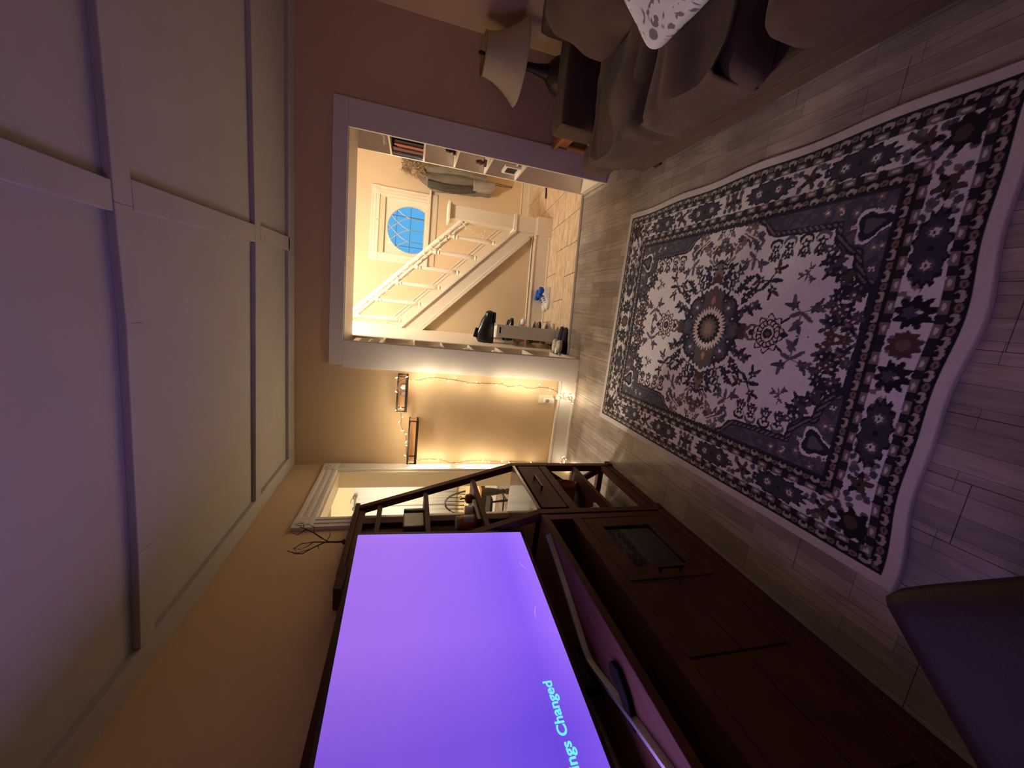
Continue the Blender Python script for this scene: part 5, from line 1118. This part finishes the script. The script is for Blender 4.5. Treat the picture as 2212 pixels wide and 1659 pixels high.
for (u, v, du, dv) in ((1.335, .068, .03, .018), (1.075, .085, .035, -.012)):
    b = B(); p = [Vector((u-du+2*du*k/8, v-dv+2*dv*k/8+.006*math.sin(PI*k/8), .0004)) for k in range(9)]; wd = [.0005+.0022*math.sin(PI*k/8) for k in range(9)]
    for k in range(8):
        q = [p[k]+Vector((0, wd[k], 0)), p[k]-Vector((0, wd[k], 0)), p[k+1]-Vector((0, wd[k+1], 0)), p[k+1]+Vector((0, wd[k+1], 0))]; b.faces.new([b.verts.new(x) for x in q])
    tvfin('bleed_mark', b, m_bleed, scr)
fc = bpy.data.curves.new('screen_text', 'FONT'); fc.body = 'Settings Changed'; fc.size = .049; fc.align_x = 'RIGHT'; fc.offset = .0011; fc.resolution_u = 4; fc.extrude = .0003
fo = bpy.data.objects.new('screen_text', fc); C.objects.link(fo); bpy.context.view_layer.update()
me = bpy.data.meshes.new_from_object(fo.evaluated_get(bpy.context.evaluated_depsgraph_get())); bpy.data.objects.remove(fo)
b = B(); b.from_mesh(me); xs = [v.co.x for v in b.verts]
TX, TY = .785, .120                                                   # right end and baseline of the caption on the panel
bmesh.ops.transform(b, matrix=Matrix.Translation((TX-max(xs), TY, .0012)), verts=b.verts[:])
o = tvfin('screen_text', b, mat('cyan_screen_lettering', lin(110, 236, 255), .5, emit=lin(112, 238, 255), estr=1.0), scr); o['label'] = 'bright cyan words Settings Changed'
# curved boomerang foot of the set, standing on the console
path = [(-1.160, 1.690), (-1.20, 1.56), (-1.255, 1.40), (-1.305, 1.27), (-1.343, 1.175), (-1.352, 1.125), (-1.338, 1.065), (-1.305, .965), (-1.262, .835), (-1.215, .665), (-1.18, .54)]
b = B(); zt, zb = .860, CZT+.0015; rr = []
for k, (x, y) in enumerate(path):
    a = Vector(path[max(0, k-1)]); c = Vector(path[min(len(path)-1, k+1)]); d = (c-a).normalized(); nr = Vector((-d.y, d.x))
    if nr.x < 0: nr = -nr
    rr.append([b.verts.new(q) for q in ((x+nr.x*.006, y+nr.y*.006, zb), (x+nr.x*.001, y+nr.y*.001, zt), (x-nr.x*.012, y-nr.y*.012, zt), (x-nr.x*.016, y-nr.y*.016, zb))])
for p, q in zip(rr, rr[1:]):
    for i in range(4): b.faces.new((p[i], p[(i+1) % 4], q[(i+1) % 4], q[i]))
b.faces.new(rr[0]); b.faces.new(rr[-1][::-1]); ft = fin('stand_foot', b, m_chrome, tv, smooth=True); ft['label'] = 'curved chrome stand foot'
b = B(); box(b, -1.43, -1.375, 1.03, 1.22, CZT+.002, .99); fin('stand_neck', b, m_black, tv, bev=.006)
b = B(); pts = [(-1.225, 1.00), (-1.205, .985), (-1.195, .94), (-1.225, .87), (-1.262, .825), (-1.285, .80), (-1.292, .83), (-1.265, .90), (-1.25, .97)]
prism(b, pts, CZT+.001, CZT+.022, 'XY'); tag(fin('remote_cradle', b, mat('matte_black_plastic', lin(9, 8, 10), .85, spec=.15), bev=.006), 'black rounded gadget lying on the console top behind the foot', 'gadget')

# ---------------------------------------------------------------- LEATHER OTTOMAN in the near left corner
ott = thing('ottoman', 'oxblood leather ottoman at the near end of the rug', 'ottoman', (-.52, .22, 0))
OR = Matrix.Translation((-.60, .55, 0)) @ Matrix.Rotation(math.radians(-44), 4, 'Z')     # far corner on the rug's near left corner, turned 44 degrees
b = B(); soft(b, (.30, -.21, .34), (.62, .44, .22), r=.30, n=12, puff=.012, amp=.004, fr=5, seed=11); soft(b, (.30, -.21, .19), (.60, .42, .16), r=.15, n=6); bmesh.ops.transform(b, matrix=OR, verts=b.verts[:]); fin('seat', b, m_leather, ott, smooth=True)
for x, y in ((.05, -.05), (.55, -.05), (.05, -.37), (.55, -.37)):
    b = B(); box(b, x-.02, x+.02, y-.02, y+.02, 0, .125); bmesh.ops.transform(b, matrix=OR, verts=b.verts[:]); fin('leg', b, m_black, ott)

# ---------------------------------------------------------------- KITCHEN seen through the left doorway
def curtain(label, x0, x1, y, z0, z1, seed):
    b = B(); n = 60; top = []; bot = []
    for k in range(n+1):
        x = x0+(x1-x0)*k/n; yy = y+.012*math.sin(k*.55+seed)+.006*math.sin(k*1.3+seed*2); top.append(b.verts.new((x, yy*.3+y*.7, z1))); bot.append(b.verts.new((x, yy, z0)))
    for k in range(n): b.faces.new((top[k], top[k+1], bot[k+1], bot[k]))
    o = fin('curtain', b, m_curtain, smooth=True); md = o.modifiers.new('cloth', 'SOLIDIFY'); md.thickness = .004; tag(o, label, 'curtain', 'kitchen curtains')
curtain('white cotton curtain hanging in the kitchen, right of the pair', -3.42, -2.75, 5.93, .72, 2.36, 1.0)
curtain('white cotton curtain hanging in the kitchen, left of the pair', -4.30, -3.38, 5.905, .72, 2.36, 3.0)
for x0, x1, lab in ((-3.38, -3.18, 'short curtain rod with ball ends above the right kitchen curtain'), (-3.72, -3.50, 'short curtain rod with ball ends above the left kitchen curtain')):
    t = thing('curtain_rod', lab, 'curtain rod', ((x0+x1)/2, 5.9, 2.32)); b = B(); tube(b, [(x0, 5.85, 2.335), (x1, 5.85, 2.335)], .008, 8); fin('rod', b, m_rod, t)
    for x in (x0, x1): b = B(); lathe(b, [(.004, -.035), (.025, -.025), (.035, 0), (.025, .025), (.004, .035)], (x, 5.85, 2.335), 14, 'X'); fin('finial', b, m_rod, t, smooth=True)
    b = B(); tube(b, [((x0+x1)/2, 5.85, 2.335), ((x0+x1)/2, 5.855, 2.40), ((x0+x1)/2, 5.998, 2.40)], .006, 6); fin('bracket', b, m_lead, t)
dt = thing('dining_table', 'dining table with dark turned legs in the kitchen', 'table', (-2.7, 4.25, 0))
b = B(); box(b, -3.3, -2.03, 3.86, 4.75, .745, .775); fin('tabletop', b, m_shelfwood, dt, bev=.006)
b = B(); box(b, -3.2, -2.10, 3.93, 4.68, .67, .744); fin('apron', b, m_blackwood, dt)
for x, y in ((-2.10, 3.93), (-3.22, 3.93), (-2.10, 4.68), (-3.22, 4.68)):
    b = B(); lathe(b, [(.028, 0), (.03, .03), (.022, .05), (.026, .12), (.022, .35), (.034, .42), (.034, .44), (.024, .455), (.034, .475), (.026, .50), (.04, .58), (.048, .67), (.04, .74)], (x, y, 0), 14); fin('leg', b, m_blackwood, dt, smooth=True)
def windsor(label, loc, rz, hoop=True):
    T = Matrix.Translation(loc) @ Matrix.Rotation(rz, 4, 'Z'); r = thing('windsor_chair', label, 'chair', loc)
    def F(n, b, m=m_blackwood):
        bmesh.ops.transform(b, matrix=T, verts=b.verts[:]); return fin(n, b, m, r, smooth=True)
    b = B(); soft(b, (0, 0, .44), (.44, .42, .045), r=.9, n=5); F('seat', b)
    for sx in (-1, 1):
        for sy in (-1, 1): b = B(); tube(b, [(sx*.14, sy*.13, .43), (sx*.17, sy*.16, .25), (sx*.20, sy*.20, 0)], [.013, .018, .010], 8); F('leg', b)
    b = B(); tube(b, [(-.175, -.165, .22), (-.175, .165, .22)], .010, 6); tube(b, [(.175, -.165, .22), (.175, .165, .22)], .010, 6); tube(b, [(-.175, 0, .22), (.175, 0, .22)], .010, 6); F('stretcher', b)
    b = B(); tube(b, [(.21*math.cos(t), .18+.06*math.sin(t), .46+.56*math.sin(t)) for t in [PI*k/18 for k in range(19)]], .013, 8); F('hoop', b)
    for k in range(6):
        x = -.14+.056*k; zt = .46+.56*math.sqrt(max(0, 1-(x/.21)**2)); b = B(); tube(b, [(x*.85, .175, .455), (x*.95, .205, .46+(zt-.46)*.45), (x, .18+.06*(zt-.46)/.56, zt)], [.005, .009, .005], 6); F('spindle', b)
windsor('black hoop-back windsor chair at the far side of the kitchen table', (-2.78, 4.72, 0), .15)
windsor('black windsor chair turned sideways at the near end of the kitchen table', (-2.45, 3.62, 0), 2.6)

# ---------------------------------------------------------------- LIGHTS of the place, then two added fills
light('stair_lamp_light', 'POINT', H_ @ Vector((-.55, 5.25, 2.62)), P_STAIR, HALLC, shadow_soft_size=.06)
light('hall_ceiling_light', 'POINT', H_ @ Vector((.55, 4.03, 2.74)), P_HALL, HALLC, shadow_soft_size=.10)
light('kitchen_ceiling_light', 'POINT', (-3.0, 3.5, 2.45), P_KIT, (1.0, .93, .80), shadow_soft_size=.12)
tl = light('added_screen_fill', 'AREA', TM @ Vector((.40, .45, .012)), P_SCREEN_FILL, (.56, .36, 1.0), shape='RECTANGLE', size=.85, size_y=.5)  # extra area light ahead of the screen, added to strengthen its violet light
tl.rotation_euler = TM.to_3x3().to_quaternion().to_euler(); tl.rotation_euler.rotate_axis('X', PI); tl.data.size, tl.data.size_y = .74, .84
light('added_rear_fill', 'AREA', (.5, YB+.25, 2.2), P_REAR_FILL, (1.0, .78, .66), shape='DISK', size=.8, look=(.5, 2.0, 1.0))  # added fill behind the camera, stands for no known lamp
bpy.context.view_layer.update()
